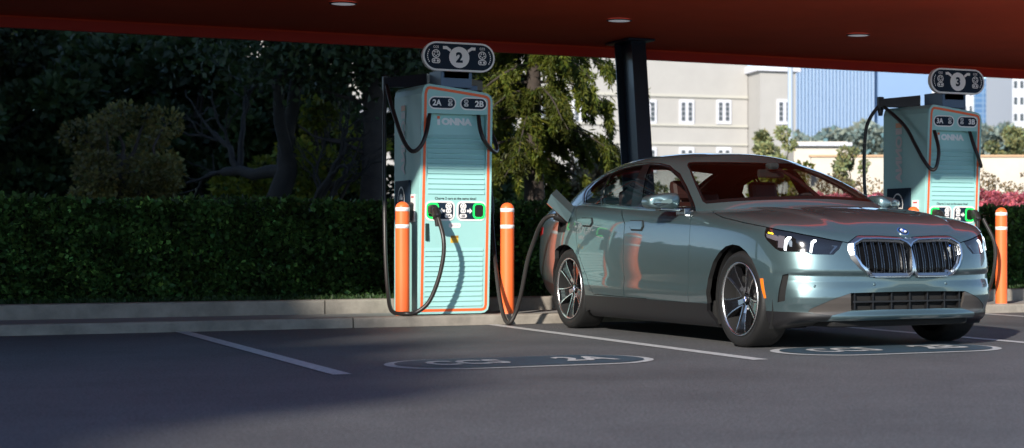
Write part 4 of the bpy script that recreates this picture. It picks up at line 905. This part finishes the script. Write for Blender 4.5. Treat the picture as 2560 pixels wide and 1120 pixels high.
# ---------------------------------------------------------------- foliage, buildings beyond, added shade blocks behind the camera
def cw(X, Z, z=0.):
    """a point X metres right of and Z metres ahead of the viewpoint"""
    c, s = math.cos(TH), math.sin(TH); return np.array((c*X+s*Z, -s*X+c*Z, z))
def leaves(name, P, out, spread, ln, wd, m, up=False, parent=None, kind=None, tint=(.55, 1.35), droop=0., origin=None, vary=None):
    """one mesh of leaf-sized diamonds at the points P"""
    n = len(P); out = np.broadcast_to(out, P.shape)
    d = out+RNG.normal(0, spread, P.shape); d[:, 2] -= droop
    d /= np.linalg.norm(d, axis=1, keepdims=True)
    r = RNG.normal(0, 1, P.shape); s = np.cross(d, r); s /= np.linalg.norm(s, axis=1, keepdims=True)
    k = RNG.uniform(.6, 1.35, (n, 1)); L = d*ln*k; Wd = s*wd*k
    b = np.cross(d, s)*ln*.12
    V = np.stack([P, P+L*.5+Wd+b, P+L, P+L*.5-Wd+b], 1).reshape(-1, 3)
    if origin is not None: V = V-np.array(origin)
    me = bpy.data.meshes.new(name); me.vertices.add(4*n); me.vertices.foreach_set('co', V.ravel().astype(np.float32))
    me.loops.add(4*n); me.loops.foreach_set('vertex_index', np.arange(4*n, dtype=np.int32)); me.polygons.add(n); me.polygons.foreach_set('loop_start', np.arange(0, 4*n, 4, dtype=np.int32))
    me.update(calc_edges=True); me.validate()
    c = me.color_attributes.new('tint', 'FLOAT_COLOR', 'POINT')
    t = RNG.uniform(tint[0], tint[1], n) if vary is None else vary*RNG.uniform(tint[0], tint[1], n)
    hue = RNG.normal(0, .12, n); rgb = np.stack([t*(1+hue), t, t*(1-hue*.8), np.ones(n)], 1); c.data.foreach_set('color', np.repeat(rgb, 4, axis=0).ravel().astype(np.float32))
    me.materials.append(m); o = bpy.data.objects.new(name, me); COL.objects.link(o); o.parent = parent
    if origin is not None and parent is None: o.location = origin
    if kind: o['kind'] = kind
    return o
def limb(mb, a, b, r0, r1, wig=.08, n=5):
    a, b = np.array(a, float), np.array(b, float); L = np.linalg.norm(b-a); P = [a+(b-a)*k/n+(RNG.normal(0, wig*L/n, 3) if 0 < k < n else 0) for k in range(n+1)]
    mb.tube(P, [r0+(r1-r0)*k/n for k in range(n+1)], 7); return P
def broad_tree(name, lab, base, h, crown_r, crown_z, n, ln, lm, bark, cat='tree', grp=None, clumps=26, tr=.16, squash=.8):
    rt = empty(name, base); tag(rt, lab, cat, grp); mb = MB()
    top = limb(mb, (0, 0, -.1), (RNG.normal(0, .1), RNG.normal(0, .1), h*.6), tr, tr*.5, .1, 6)
    C = []; 
    for k in range(clumps):
        a = RNG.uniform(0, 2*math.pi); u = RNG.uniform(-1, 1); r = RNG.uniform(.35, 1)**.6
        p = np.array([crown_r*r*math.cos(a)*math.sqrt(1-u*u), crown_r*r*math.sin(a)*math.sqrt(1-u*u), crown_z+u*r*crown_r*squash]); C.append((p, crown_r*RNG.uniform(.18, .36)))
        if k % 2 == 0: limb(mb, top[RNG.integers(2, 6)], p, tr*.32, .012, .15, 4)
    mb.build('trunk', bark, rt)
    Pn = []; O = []; Tn = []
    w = np.array([c[1]**2 for c in C]); w /= w.sum()
    for (c, r), q in zip(C, w):
        m = int(n*q); d = RNG.normal(0, 1, (m, 3)); d /= np.linalg.norm(d, axis=1, keepdims=True); rr = r*RNG.uniform(.45, 1.05, (m, 1))**.5
        Pn.append(c+d*rr*np.array([1, 1, .8])); O.append(d); Tn.append(np.full(m, RNG.uniform(.6, 1.4)))
    leaves('crown', np.concatenate(Pn), np.concatenate(O), .7, ln, ln*.32, lm, parent=rt, vary=np.concatenate(Tn), tint=(.7, 1.25)); return rt
def cedar(name, lab, base, h, n_br, lm, bark, Lr=(.8, 1.9), per=520, z0=.2, grp=None):
    """tiers of drooping boughs whose sprays hang like curtains"""
    rt = empty(name, base); tag(rt, lab, 'tree', grp); mb = MB(); limb(mb, (0, 0, -.1), (0, 0, h), .2, .05, .02, 8)
    Pn, O, Tn = [], [], []
    for k in range(n_br):
        z = h*(z0+(1-z0)*(k+RNG.uniform(0, 1))/n_br); L = RNG.uniform(*Lr)*(1 if z < h*.8 else .7); a = RNG.uniform(0, 2*math.pi)
        st = np.array([0, 0, z]); dr = np.array([math.cos(a), math.sin(a), 0]); e = st+dr*L+np.array([0, 0, -L*RNG.uniform(.25, .6)]); mid = (st+e)/2+np.array([0, 0, L*.2])
        path = [st*(1-s)**2+2*mid*s*(1-s)+e*s*s for s in np.linspace(0, 1, 6)]; mb.tube(path, [.03*(1-s*.8) for s in np.linspace(0, 1, 6)], 5)
        tv = RNG.uniform(.5, 1.3); nb = int(8*L); sv = np.array([-math.sin(a), math.cos(a), 0])
        for q in range(nb):
            s = RNG.uniform(.15, 1.02); c = st*(1-s)**2+2*mid*s*(1-s)+e*s*s; sd = RNG.uniform(-1, 1)*(.42*(1.15-s)+.06); l2 = RNG.uniform(.16, .42)
            mm = int(per/9); u = RNG.uniform(0, 1, (mm, 1)); p = c+sv*sd*np.sqrt(u)+dr*.10*u+np.array([0, 0, -1.])*l2*u**1.6+RNG.normal(0, .032, (mm, 3))*(1.3-u)
            Pn.append(p); O.append(np.broadcast_to(dr*.3+sv*sd+np.array([0, 0, -.75]), (mm, 3))); Tn.append(np.full(mm, tv*RNG.uniform(.45, 1.5)*.95))
    mb.build('trunk', bark, rt)
    leaves('crown', np.concatenate(Pn), np.concatenate(O), .42, .10, .0105, lm, parent=rt, vary=np.concatenate(Tn), tint=(.7, 1.3)); return rt
def bare_tree(name, lab, base, h, bark, tr=.3, lean=(.3, 0)):
    rt = empty(name, base); tag(rt, lab, 'tree'); mb = MB()
    def grow(a, d, L, r, lv):
        b = a+d*L; P = limb(mb, a, b, r, r*.62, .14, 4)
        if lv == 0: return
        for k in range(3 if lv > 1 else 4):
            nd = d+RNG.normal(0, .55, 3); nd[2] += .12; nd /= np.linalg.norm(nd); grow(P[RNG.integers(2, 5)], nd, L*RNG.uniform(.55, .8), r*.5, lv-1)
    d0 = np.array([lean[0], lean[1], 1.]); d0 /= np.linalg.norm(d0); grow(np.zeros(3), d0, h*.42, tr, 4)
    mb.build('trunk', bark, rt); return rt

def make_back():
    bark = mat('bark', (.020, .016, .012), .9, noise=.3, nscale=8, bump=.5, bscale=20); dbark = mat('dark_bark', (.040, .030, .024), .9, noise=.3, nscale=8)
    # clipped hedge
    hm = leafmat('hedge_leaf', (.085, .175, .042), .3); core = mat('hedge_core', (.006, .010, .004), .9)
    hx0, hx1 = -9., 24.; n = 150000
    rt = empty('hedge', (8, 17.4, .18)); tag(rt, 'long clipped green hedge running behind the kerb', 'hedge')
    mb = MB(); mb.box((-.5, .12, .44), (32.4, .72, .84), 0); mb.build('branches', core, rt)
    x = hx0+(hx1-hx0)*RNG.beta(1.1, 1.5, n); f = RNG.uniform(0, 1, n); on_top = f > .86
    lump = lambda x, q: .045*np.sin(x*2.1+q*3)+.03*np.sin(x*5.3+1.+q*5)+.025*np.sin(x*11+q*9)
    z = np.where(on_top, .935, RNG.uniform(.0, .95, n)); y = np.where(on_top, RNG.uniform(-.42, .5, n), -.42)
    y = y+np.where(on_top, 0, lump(x, z)+RNG.exponential(.035, n)); z = z+np.where(on_top, lump(x, y)*.6-RNG.exponential(.03, n), 0)
    out = np.where(on_top[:, None], np.array([0, 0, 1.]), np.array([0, -1., .15])); P = np.stack([x-8, y, z], 1)
    sh = RNG.uniform(0, 1, n) > .985; P[sh, 2] += np.where(on_top[sh], RNG.uniform(0, .10, sh.sum()), 0); P[sh & ~on_top, 1] -= .05
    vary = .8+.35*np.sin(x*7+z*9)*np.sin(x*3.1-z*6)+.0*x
    leaves('foliage', P, out, .75, .055, .021, hm, parent=rt, vary=np.clip(vary, .35, 1.4)*np.where(RNG.uniform(0, 1, n) > .88, 2.4, .85), tint=(.3, 1.6))  # a random share of leaves is coloured brighter to stand in for sunlit highlights
    # trees at left, in the dark
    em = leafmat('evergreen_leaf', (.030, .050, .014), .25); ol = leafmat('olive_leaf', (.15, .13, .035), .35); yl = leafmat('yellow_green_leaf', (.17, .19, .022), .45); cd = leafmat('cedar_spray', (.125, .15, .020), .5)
    g = 'trees beyond the hedge'
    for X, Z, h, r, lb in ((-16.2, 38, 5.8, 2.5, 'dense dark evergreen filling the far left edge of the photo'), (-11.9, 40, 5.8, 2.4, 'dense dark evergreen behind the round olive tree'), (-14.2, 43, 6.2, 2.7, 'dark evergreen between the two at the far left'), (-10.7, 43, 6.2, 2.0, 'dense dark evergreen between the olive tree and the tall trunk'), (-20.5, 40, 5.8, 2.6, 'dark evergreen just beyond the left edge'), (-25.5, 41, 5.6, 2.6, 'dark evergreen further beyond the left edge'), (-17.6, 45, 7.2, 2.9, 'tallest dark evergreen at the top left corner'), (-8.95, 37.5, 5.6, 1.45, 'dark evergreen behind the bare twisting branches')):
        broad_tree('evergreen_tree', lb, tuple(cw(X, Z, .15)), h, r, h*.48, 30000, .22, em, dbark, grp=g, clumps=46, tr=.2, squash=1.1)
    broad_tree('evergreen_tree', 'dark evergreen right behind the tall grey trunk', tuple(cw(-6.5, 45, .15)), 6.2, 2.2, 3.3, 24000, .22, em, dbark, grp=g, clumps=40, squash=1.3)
    broad_tree('olive_tree', 'rounded olive-leaved tree rising above the hedge at left', tuple(cw(-9.9, 29.5, .15)), 3.4, 1.05, 1.95, 9000, .085, ol, dbark, grp=g, clumps=34, squash=1.15)
    broad_tree('small_tree', 'yellow-green small tree between the two trunks', tuple(cw(-7.3, 33.5, .15)), 3.2, .95, 2.3, 3600, .12, yl, dbark, grp=g, clumps=16, squash=1.2)
    broad_tree('small_tree', 'low yellow-green bush left of the grey trunk', tuple(cw(-9.0, 34.5, .15)), 2.4, .8, 1.5, 2600, .12, yl, dbark, grp=g, clumps=14)
    bare_tree('bare_tree', 'leafless tree with a thick grey trunk and twisting bare branches', tuple(cw(-8.05, 32.5, .1)), 6.2, bark, .28, (.06, .05))
    bare_tree('bare_tree', 'slim leaning bare tree right of the thick grey trunk', tuple(cw(-7.8, 31.6, .1)), 4.6, bark, .13, (.50, .0))
    mb = MB(); rt = empty('pine_tree', tuple(cw(-6.35, 32.5, .1))); tag(rt, 'broad dark trunk standing just left of charger 2', 'tree', g)
    limb(mb, (0, 0, 0), (.1, .1, 5.2), .25, .19, .03, 6)
    for k in range(9): limb(mb, (0, 0, 2.2+.33*k), (RNG.normal(0, 1.0), RNG.normal(0, .8), 2.4+.36*k+RNG.uniform(-.4, .4)), .05, .012, .12, 5)
    mb.build('trunk', dbark, rt)
    q = RNG.normal(0, 1, (9000, 3))*np.array([1.2, .9, .45])+np.array([-.4, .2, 4.3]); leaves('crown', q, np.array([0, 0, -.3]), 1., .15, .04, em, parent=rt)
    # large cedar right of charger 2, branches hanging to the column
    cedar('cedar_tree', 'big cedar with drooping yellow-green branches between charger 2 and the column', tuple(cw((1335-1780)/4360*26.5, 26.5, .15)), 5.6, 66, cd, dbark, z0=.33, Lr=(.85, 1.9), per=1600)
    broad_tree('small_tree', 'low yellow-green bush at the foot of the cedar', tuple(cw(-3.6, 24.5, .15)), 1.9, .55, 1.35, 2600, .09, yl, dbark, grp=g, clumps=14)
    # --- buildings beyond, rotated a little from the view
    stucco = mat('cream_stucco', (.37, .36, .34), .85, noise=.05, nscale=.6); band = mat('pale_band', (.43, .42, .37), .85); frame = mat('white_window_frame', (.60, .61, .66), .6); pane = mat('dark_pane', (.05, .055, .06), .12, spec=.7)
    Zb = 112.; phi = rad(18)
    bd = empty('apartment_building', tuple(cw(0, Zb, 0)), -TH+phi); tag(bd, 'cream stucco apartment block with white-framed twin windows and pale bands', 'building')
    f = 4360/Zb; px = lambda p: (p-1780)/4360.
    def fx_(p):                                        # facade coordinate whose picture column is p
        t = px(p); return Zb*t/(math.cos(phi)-t*math.sin(phi))
    def zz(p, y): return .77+(597-y)/4360*(Zb+fx_(p)*math.sin(phi))
    xa, xb, xc = fx_(600), fx_(1869), fx_(1957)
    mb = MB(); mb.box(((xa+xb)/2, 8, 8), (xb-xa, 16, 16.5), 0); mb.build('wall', stucco, bd)
    mb = MB(); zt = zz(1910, 186); mb.box(((xb+xc)/2+.05, 6, zt/2), (xc-xb, 16.5, zt), 0); mb.build('stair_wing', stucco, bd)
    mb = MB(); mb.box(((xb+xc)/2+.05, 6, zt+.2), (xc-xb+.5, 17, .42), 0); mb.build('parapet', frame, bd)
    for y0, y1 in ((236, 243), (310, 316), (357, 362)):
        mb = MB(); a, b_ = zz(1700, y1), zz(1700, y0); mb.box(((xa+xb)/2, -.06, (a+b_)/2), (xb-xa-.02, .12, b_-a), 0); mb.build('string_course', band, bd)
    def window(p, yc, w, h, dy):
        x = fx_(p); z = zz(p, yc); rt_ = MB(); rt_.box((x, dy-.05, z), (w, .10, h), 0); o = rt_.build('window', frame, bd)
        for sx in (-1, 1):
            q = MB(); q.box((0, 0, 0), (w*.26, .02, h*.78), 0); q.build('pane', barred, o, loc=(x+sx*w*.235, dy-.105, z))
    barred = mat('barred_pane', (.05, .055, .06), .12, spec=.7); nb_ = barred.node_tree; tc_ = nb_.nodes.new('ShaderNodeTexCoord'); sp_ = nb_.nodes.new('ShaderNodeSeparateXYZ'); nb_.links.new(tc_.outputs['Object'], sp_.inputs[0])
    w_ = nb_.nodes.new('ShaderNodeMath'); w_.operation = 'WRAP'; w_.inputs[1].default_value = 0; w_.inputs[2].default_value = .305; nb_.links.new(sp_.outputs['Z'], w_.inputs[0])
    g_ = nb_.nodes.new('ShaderNodeMath'); g_.operation = 'LESS_THAN'; g_.inputs[1].default_value = .06; nb_.links.new(w_.outputs[0], g_.inputs[0])
    m_ = nb_.nodes.new('ShaderNodeMix'); m_.data_type = 'RGBA'; m_.inputs[6].default_value = (.05, .055, .06, 1); m_.inputs[7].default_value = (.28, .28, .29, 1); nb_.links.new(g_.outputs[0], m_.inputs[0]); nb_.links.new(m_.outputs[2], nb_.nodes['Principled BSDF'].inputs['Base Color'])
    for p in (1622, 1716, 1809, 1350, 1262, 1170, 1080, 885, 980, 1450): window(p, 280, .98, 1.55, 0)
    for p in (1622, 1716, 1809, 1350, 1262, 885, 1450, 1170): window(p, 400, .98, 1.62, 0)
    window(1930, 286, 1.0, 1.6, -2.25)
    # ribbed blue hall
    rib = mat('pale_blue_cladding', (.15, .25, .40), .55); ribl = mat('light_blue_rib', (.26, .36, .50), .55)
    Z2 = 150.
    hb = empty('ribbed_hall', tuple(cw((2070-1780)/4360*Z2, Z2, 0)), -TH); tag(hb, 'large hall clad in vertical pale blue ribs', 'building')
    w2 = (2183-1950)/4360*Z2; mb = MB(); mb.box((0, 10, 8.5), (w2, 20, 17), 0); mb.build('wall', rib, hb)
    mb = MB(); k = 0; xx = -w2/2+.1
    while xx < w2/2: mb.box((xx, -.12, 8.5), (.11, .24, 16.9), 0); xx += .30
    mb.build('rib_cladding', ribl, hb)
    w3 = (2330-2183)/4360*Z2; mb = MB(); mb.box((w2/2+w3/2+.01, 11, 8.4), (w3, 20, 16.8), 0); mb.build('smooth_wing', mat('smooth_blue_cladding', (.15, .25, .41), .5, noise=.05, nscale=.15), hb)
    Zp = 80.; pl = empty('light_pole', tuple(cw((1976-1780)/4360*Zp, Zp, 0))); tag(pl, 'tall pale pole standing in front of the ribbed blue hall', 'pole')
    mb = MB(); mb.tube([(0, 0, 0), (0, 0, 11)], [.14, .12], 12); mb.build('shaft', mat('pale_blue_grey_paint', (.36, .43, .52), .5), pl)
    mb = MB(); mb.tube([(0, 0, 11), (.8, 0, 11.3)], .05, 8); mb.box((1.1, 0, 11.3), (.6, .25, .1), 0, .03); mb.build('lamp_head', frame, pl)
    # glass office and white tower, very far
    gm = bpy.data.materials.new('blue_curtain_glass'); gm.use_nodes = True; nt = gm.node_tree; b = nt.nodes['Principled BSDF']; br = nt.nodes.new('ShaderNodeTexBrick'); tc = nt.nodes.new('ShaderNodeTexCoord'); mp = nt.nodes.new('ShaderNodeMapping'); mp.inputs['Rotation'].default_value = (math.pi/2, 0, 0)
    nt.links.new(tc.outputs['Object'], mp.inputs[0]); nt.links.new(mp.outputs[0], br.inputs['Vector']); br.offset = 0; br.inputs['Scale'].default_value = .28; br.inputs['Mortar Size'].default_value = .04
    br.inputs['Color1'].default_value = (.04, .11, .23, 1); br.inputs['Color2'].default_value = (.06, .15, .29, 1); br.inputs['Mortar'].default_value = (.12, .20, .32, 1); nt.links.new(br.outputs['Color'], b.inputs['Base Color']); b.inputs['Roughness'].default_value = .35
    def block(name, lb, p0, p1, y, Z, m, d=14, cat='building'):
        o = empty(name, tuple(cw(((p0+p1)/2-1780)/4360*Z, Z, 0)), -TH); tag(o, lb, cat, None); h = .77+(597-y)/4360*Z; w = (p1-p0)/4360*Z
        mb = MB(); mb.box((0, d/2, h/2), (w, d, h), 0); mb.build('wall', m, o); return o, w, h
    wh = mat('white_render', (.52, .54, .58), .8)
    o, w, h = block('glass_office', 'blue glass office block right of charger 3', 2437, 2530, 196, 300, gm, 30)
    def gridwin(o, w, h, nx, nz, ww, hh, z0=3):
        q = MB(); q.box((0, 0, 0), (ww, .1, hh), 0); q = q.build('window', pane, o)
        for i in range(nx):
            for j in range(nz):
                c = q if i+j == 0 else q.copy()
                if i+j: COL.objects.link(c); c.parent = o
                c.location = ((i+.5)/nx*w-w/2, -.03, z0+(h-z0)*(j+.5)/nz)
    o, w, h = block('white_tower', 'white tower with small dark windows at the right edge', 2531, 2640, 150, 260, wh, 25); gridwin(o, w, h, 7, 10, .5, 1.1)
    o, w, h = block('white_office', 'white office block mostly hidden behind charger 3', 2318, 2434, 165, 230, wh, 20); gridwin(o, w, h, 8, 9, .35, .9)
    # low white buildings and the garden wall
    cream = mat('cream_wall_paint', (.56, .51, .43), .85, noise=.08, nscale=1.5); cap = mat('terracotta_coping', (.50, .33, .20), .8)
    Zw = 50.; o, w, h = block('low_white_building', 'low cream building behind the garden wall', 1985, 2119, 354, 62, cream, 8)
    mb = MB(); mb.box((0, -.05, h-.1), (w+.3, .3, .12), 0); mb.build('roof_edge', wh, o)
    wl = empty('garden_wall', tuple(cw(0, 0, 0)), -TH); tag(wl, 'long cream garden wall with an orange coping behind charger 3', 'wall')
    a = (2027-1780)/4360*Zw; b2 = (2700-1780)/4360*Zw; hw = .77+(597-393)/4360*Zw
    mb = MB(); mb.box(((a+b2)/2, Zw, hw/2), (b2-a, .3, hw), 0); mb.build('wall_panel', cream, wl); mb = MB(); mb.box(((a+b2)/2, Zw, hw+.03), (b2-a+.1, .4, .06), 0); mb.build('coping', cap, wl)
    a0 = (1180-1780)/4360*60; b0 = (1985-1780)/4360*60
    # small trees in front of the walls
    gy = leafmat('grey_green_leaf', (.24, .26, .12), .3); fl = leafmat('pink_flower', (.50, .13, .17), .3); br_ = leafmat('tan_leaf', (.20, .15, .08), .3)
    def bush(name, lb, p, y_top, Z, r, n, m, cat='shrub', grp=None, ln=.10, clumps=16, sq=1., cz=None):
        h = .77+(597-y_top)/4360*Z; c = cz if cz else h-r*.85
        return broad_tree(name, lb, tuple(cw((p-1780)/4360*Z, Z, 0)), h, r, c, n, ln, m, bark, cat, grp, clumps=clumps, tr=.05, squash=sq)
    bush('young_tree', 'slim grey-green young tree in front of the cream block, right of the car roof top', 1928, 330, 48, .55, 2600, gy, 'tree', 'young trees before the buildings', .11, 16, 1.3)
    bush('young_tree', 'thin young tree in front of the garden wall, left of charger 3', 2132, 388, 42, .42, 1500, gy, 'tree', 'young trees before the buildings', .09, 12, 1.4)
    bush('young_tree', 'young tree right of charger 3, rising over the garden wall', 2525, 325, 58, .62, 2600, gy, 'tree', 'young trees before the buildings', .12, 16, 1.2)
    g2 = 'shrubs behind the hedge'
    lbs = [('tan shrub seen through the car rear window, furthest left', 1375), ('tan grassy shrub left of the charge flap', 1330), ('tan bush behind the charge flap', 1440), ('tan shrub just left of the column foot', 1500), ('tan bush seen through the windscreen', 1700), ('tan shrub seen through the car beside the headrest', 1960)]
    for lb, p in lbs: bush('shrub', lb, p, 425+RNG.uniform(-12, 25), 36, .62, 2200, (br_, yl, gy)[int(p) % 3], 'shrub', g2, .11, 16, 1.3)
    for k, (p, lb) in enumerate(((2200, 'pink flowering shrub left of charger 3'), (2462, 'pink flowering shrub just right of charger 3'), (2510, 'pink flowering shrub between charger 3 and the right edge'), (2556, 'pink flowering shrub at the right edge'), (2040, 'pink flowering shrub seen through the windscreen'), (2120, 'pink flowering shrub beyond the right side of the windscreen'))):
        bush('flowering_shrub', lb, p, 476, 33, .36, 2600, fl, 'shrub', 'pink flowering shrubs', .05, 14, .9, cz=1.35)
        bush('twiggy_shrub', lb.replace('pink flowering', 'thin twiggy'), p-12, 440, 35, .42, 500, br_, 'shrub', 'twiggy shrubs above the pink flowers', .06, 12, 1.1)
    # far woodland as one mass
    n = 70000; pxs = RNG.uniform(1990, 2720, n); Zd = RNG.uniform(74, 92, n); top = .77+(597-332+14*np.sin(pxs*.021)+9*np.sin(pxs*.07+1))/4360*Zd
    z = top*RNG.uniform(.0, 1, n)**.35; Pp = np.stack([cw((a-1780)/4360*b, b)[:2] for a, b in zip(pxs, Zd)]); P = np.concatenate([Pp, z[:, None]], 1)
    hz = leafmat('far_foliage', (.20, .25, .22), .2); tag(leaves('far_woodland', P, np.array([0, 0, .4]), 1., .30, .10, hz), kind='stuff')
    # --- unseen blocks and trees added to shade the left, also mirrored in the paintwork
    dk = mat('grey_office_wall', (.10, .10, .10), .8)
    def bx(name, lb, x0, x1, z0, z1, h, m, cat='building'):
        o = empty(name, tuple(cw((x0+x1)/2, (z0+z1)/2, 0)), -TH); tag(o, lb, cat); mb = MB(); mb.box((0, 0, h/2), (x1-x0, z1-z0, h), 0); mb.build('wall', m, o)
        q = MB(); q.box((0, 0, 0), (3.2, .1, 1.6), 0); q = q.build('window', pane, o); nx, nz = min(10, int((x1-x0)/4.5)), min(9, int(h/3.4))
        for i in range(nx):
            for j in range(nz):
                c = q if i+j == 0 else q.copy()
                if i+j: COL.objects.link(c); c.parent = o
                c.location = ((i+.5)/nx*(x1-x0)-(x1-x0)/2, (z1-z0)/2+.02, 1.9+3.4*j)
        mb = MB(); mb.box((0, 0, h+.15), (x1-x0+.4, z1-z0+.4, .3), 0); mb.build('parapet', m, o)
    for a in BEHIND: bx(*a[:2], *a[2:7], dk)
    o = empty('pitched_house', tuple(cw(0, 0, 0)), -TH); tag(o, 'grey building with one long sloping roof behind the viewpoint, beside the office block', 'building'); mb = MB()  # unseen wedge, added so that its slope throws shade on the left ground
    pr = [(-15.19, 0), (-8.2, 0), (-8.2, 8.25), (-15.19, 13.5)]; mb.add([(x, -16, z) for x, z in pr]+[(x, -12, z) for x, z in pr], [(0, 1, 2, 3), (7, 6, 5, 4), (0, 4, 5, 1), (1, 5, 6, 2), (2, 6, 7, 3), (3, 7, 4, 0)], 0); mb.build('wall', dk, o)
    for k, (X, Z, h, r) in enumerate(BTREES):
        broad_tree('street_tree', ['slender tree behind the viewpoint beside the sloping roof, first from the tower', 'slender tree behind the viewpoint beside the sloping roof, second from the tower', 'slender tree behind the viewpoint beside the sloping roof, third from the tower', 'slender tree behind the viewpoint at the low end of the sloping roof', 'leafy street tree far behind the viewpoint'][k], tuple(cw(X, Z, 0)), h, r, h*.62, 3500 if r < 1.5 else 7000, .2 if r < 1.5 else .3, em, bark, grp='street trees behind the viewpoint', clumps=30, squash=.9)
CAR_LOC = (6.575, 13.965, 0.); CAR_RZ = rad(-88.42); CAN_Y0 = 12.3
SUN_AZ, SUN_EL = 45., 23.
BEHIND = [('office_tower', 'tall grey office tower behind the viewpoint at far left', -64., -22., -28., -12., 31.), ('office_block', 'grey office block right of the tall tower behind the viewpoint', -22., -15.2, -16., -12., 16.), ('warehouse', 'low grey warehouse left of the viewpoint, out of the frame', -30., -9.2, -6., 8., 7.2)]  # unseen blocks added to keep sun and sky light off the left
BTREES = [(-13.5, -11, 19.4, .9), (-12.1, -11, 17.7, 1.0), (-10.7, -11, 16.0, 1.0), (-9.2, -11, 14.2, 1.0), (14, -40, 7, 3.2)]  # the slender ones are added to break up the shade edge
car, CM = make_car()
make_site()
make_back()
# ---------------------------------------------------------------- light, sky, camera
w = bpy.data.worlds.new('World'); SC.world = w; w.use_nodes = True; nt = w.node_tree
sky = nt.nodes.new('ShaderNodeTexSky'); sky.sky_type = 'NISHITA'; sky.sun_disc = False; sky.sun_elevation = rad(SUN_EL)
sky.sun_rotation = rad(180+SUN_AZ); sky.air_density = .8; sky.dust_density = 0.; sky.ozone_density = 1.; sky.altitude = 1500
nt.links.new(sky.outputs[0], nt.nodes['Background'].inputs[0]); nt.nodes['Background'].inputs[1].default_value = .115
sl = bpy.data.lights.new('sun', 'SUN'); sl.energy = 3.8; sl.angle = rad(1.4); sl.color = (1., .925, .83)
so = bpy.data.objects.new('sun', sl); COL.objects.link(so)
tr = Vector((math.sin(rad(SUN_AZ))*math.cos(rad(SUN_EL)), math.cos(rad(SUN_AZ))*math.cos(rad(SUN_EL)), -math.sin(rad(SUN_EL))))
so.rotation_euler = tr.to_track_quat('-Z', 'Y').to_euler()
cd_ = bpy.data.cameras.new('camera'); co = bpy.data.objects.new('camera', cd_); COL.objects.link(co); SC.camera = co
co.location = (0, 0, .77); co.rotation_euler = (math.pi/2, 0, -TH); cd_.sensor_width = 36; cd_.lens = 36*4360/2560
cd_.shift_x = -500/2560; cd_.shift_y = 37/2560; cd_.clip_start = .1; cd_.clip_end = 2000
cd_.dof.use_dof = True; cd_.dof.focus_distance = 13.6; cd_.dof.aperture_fstop = 2.9
vs = SC.view_settings; vs.view_transform = 'Standard'; vs.look = 'None'; vs.exposure = .95; vs.gamma = 1
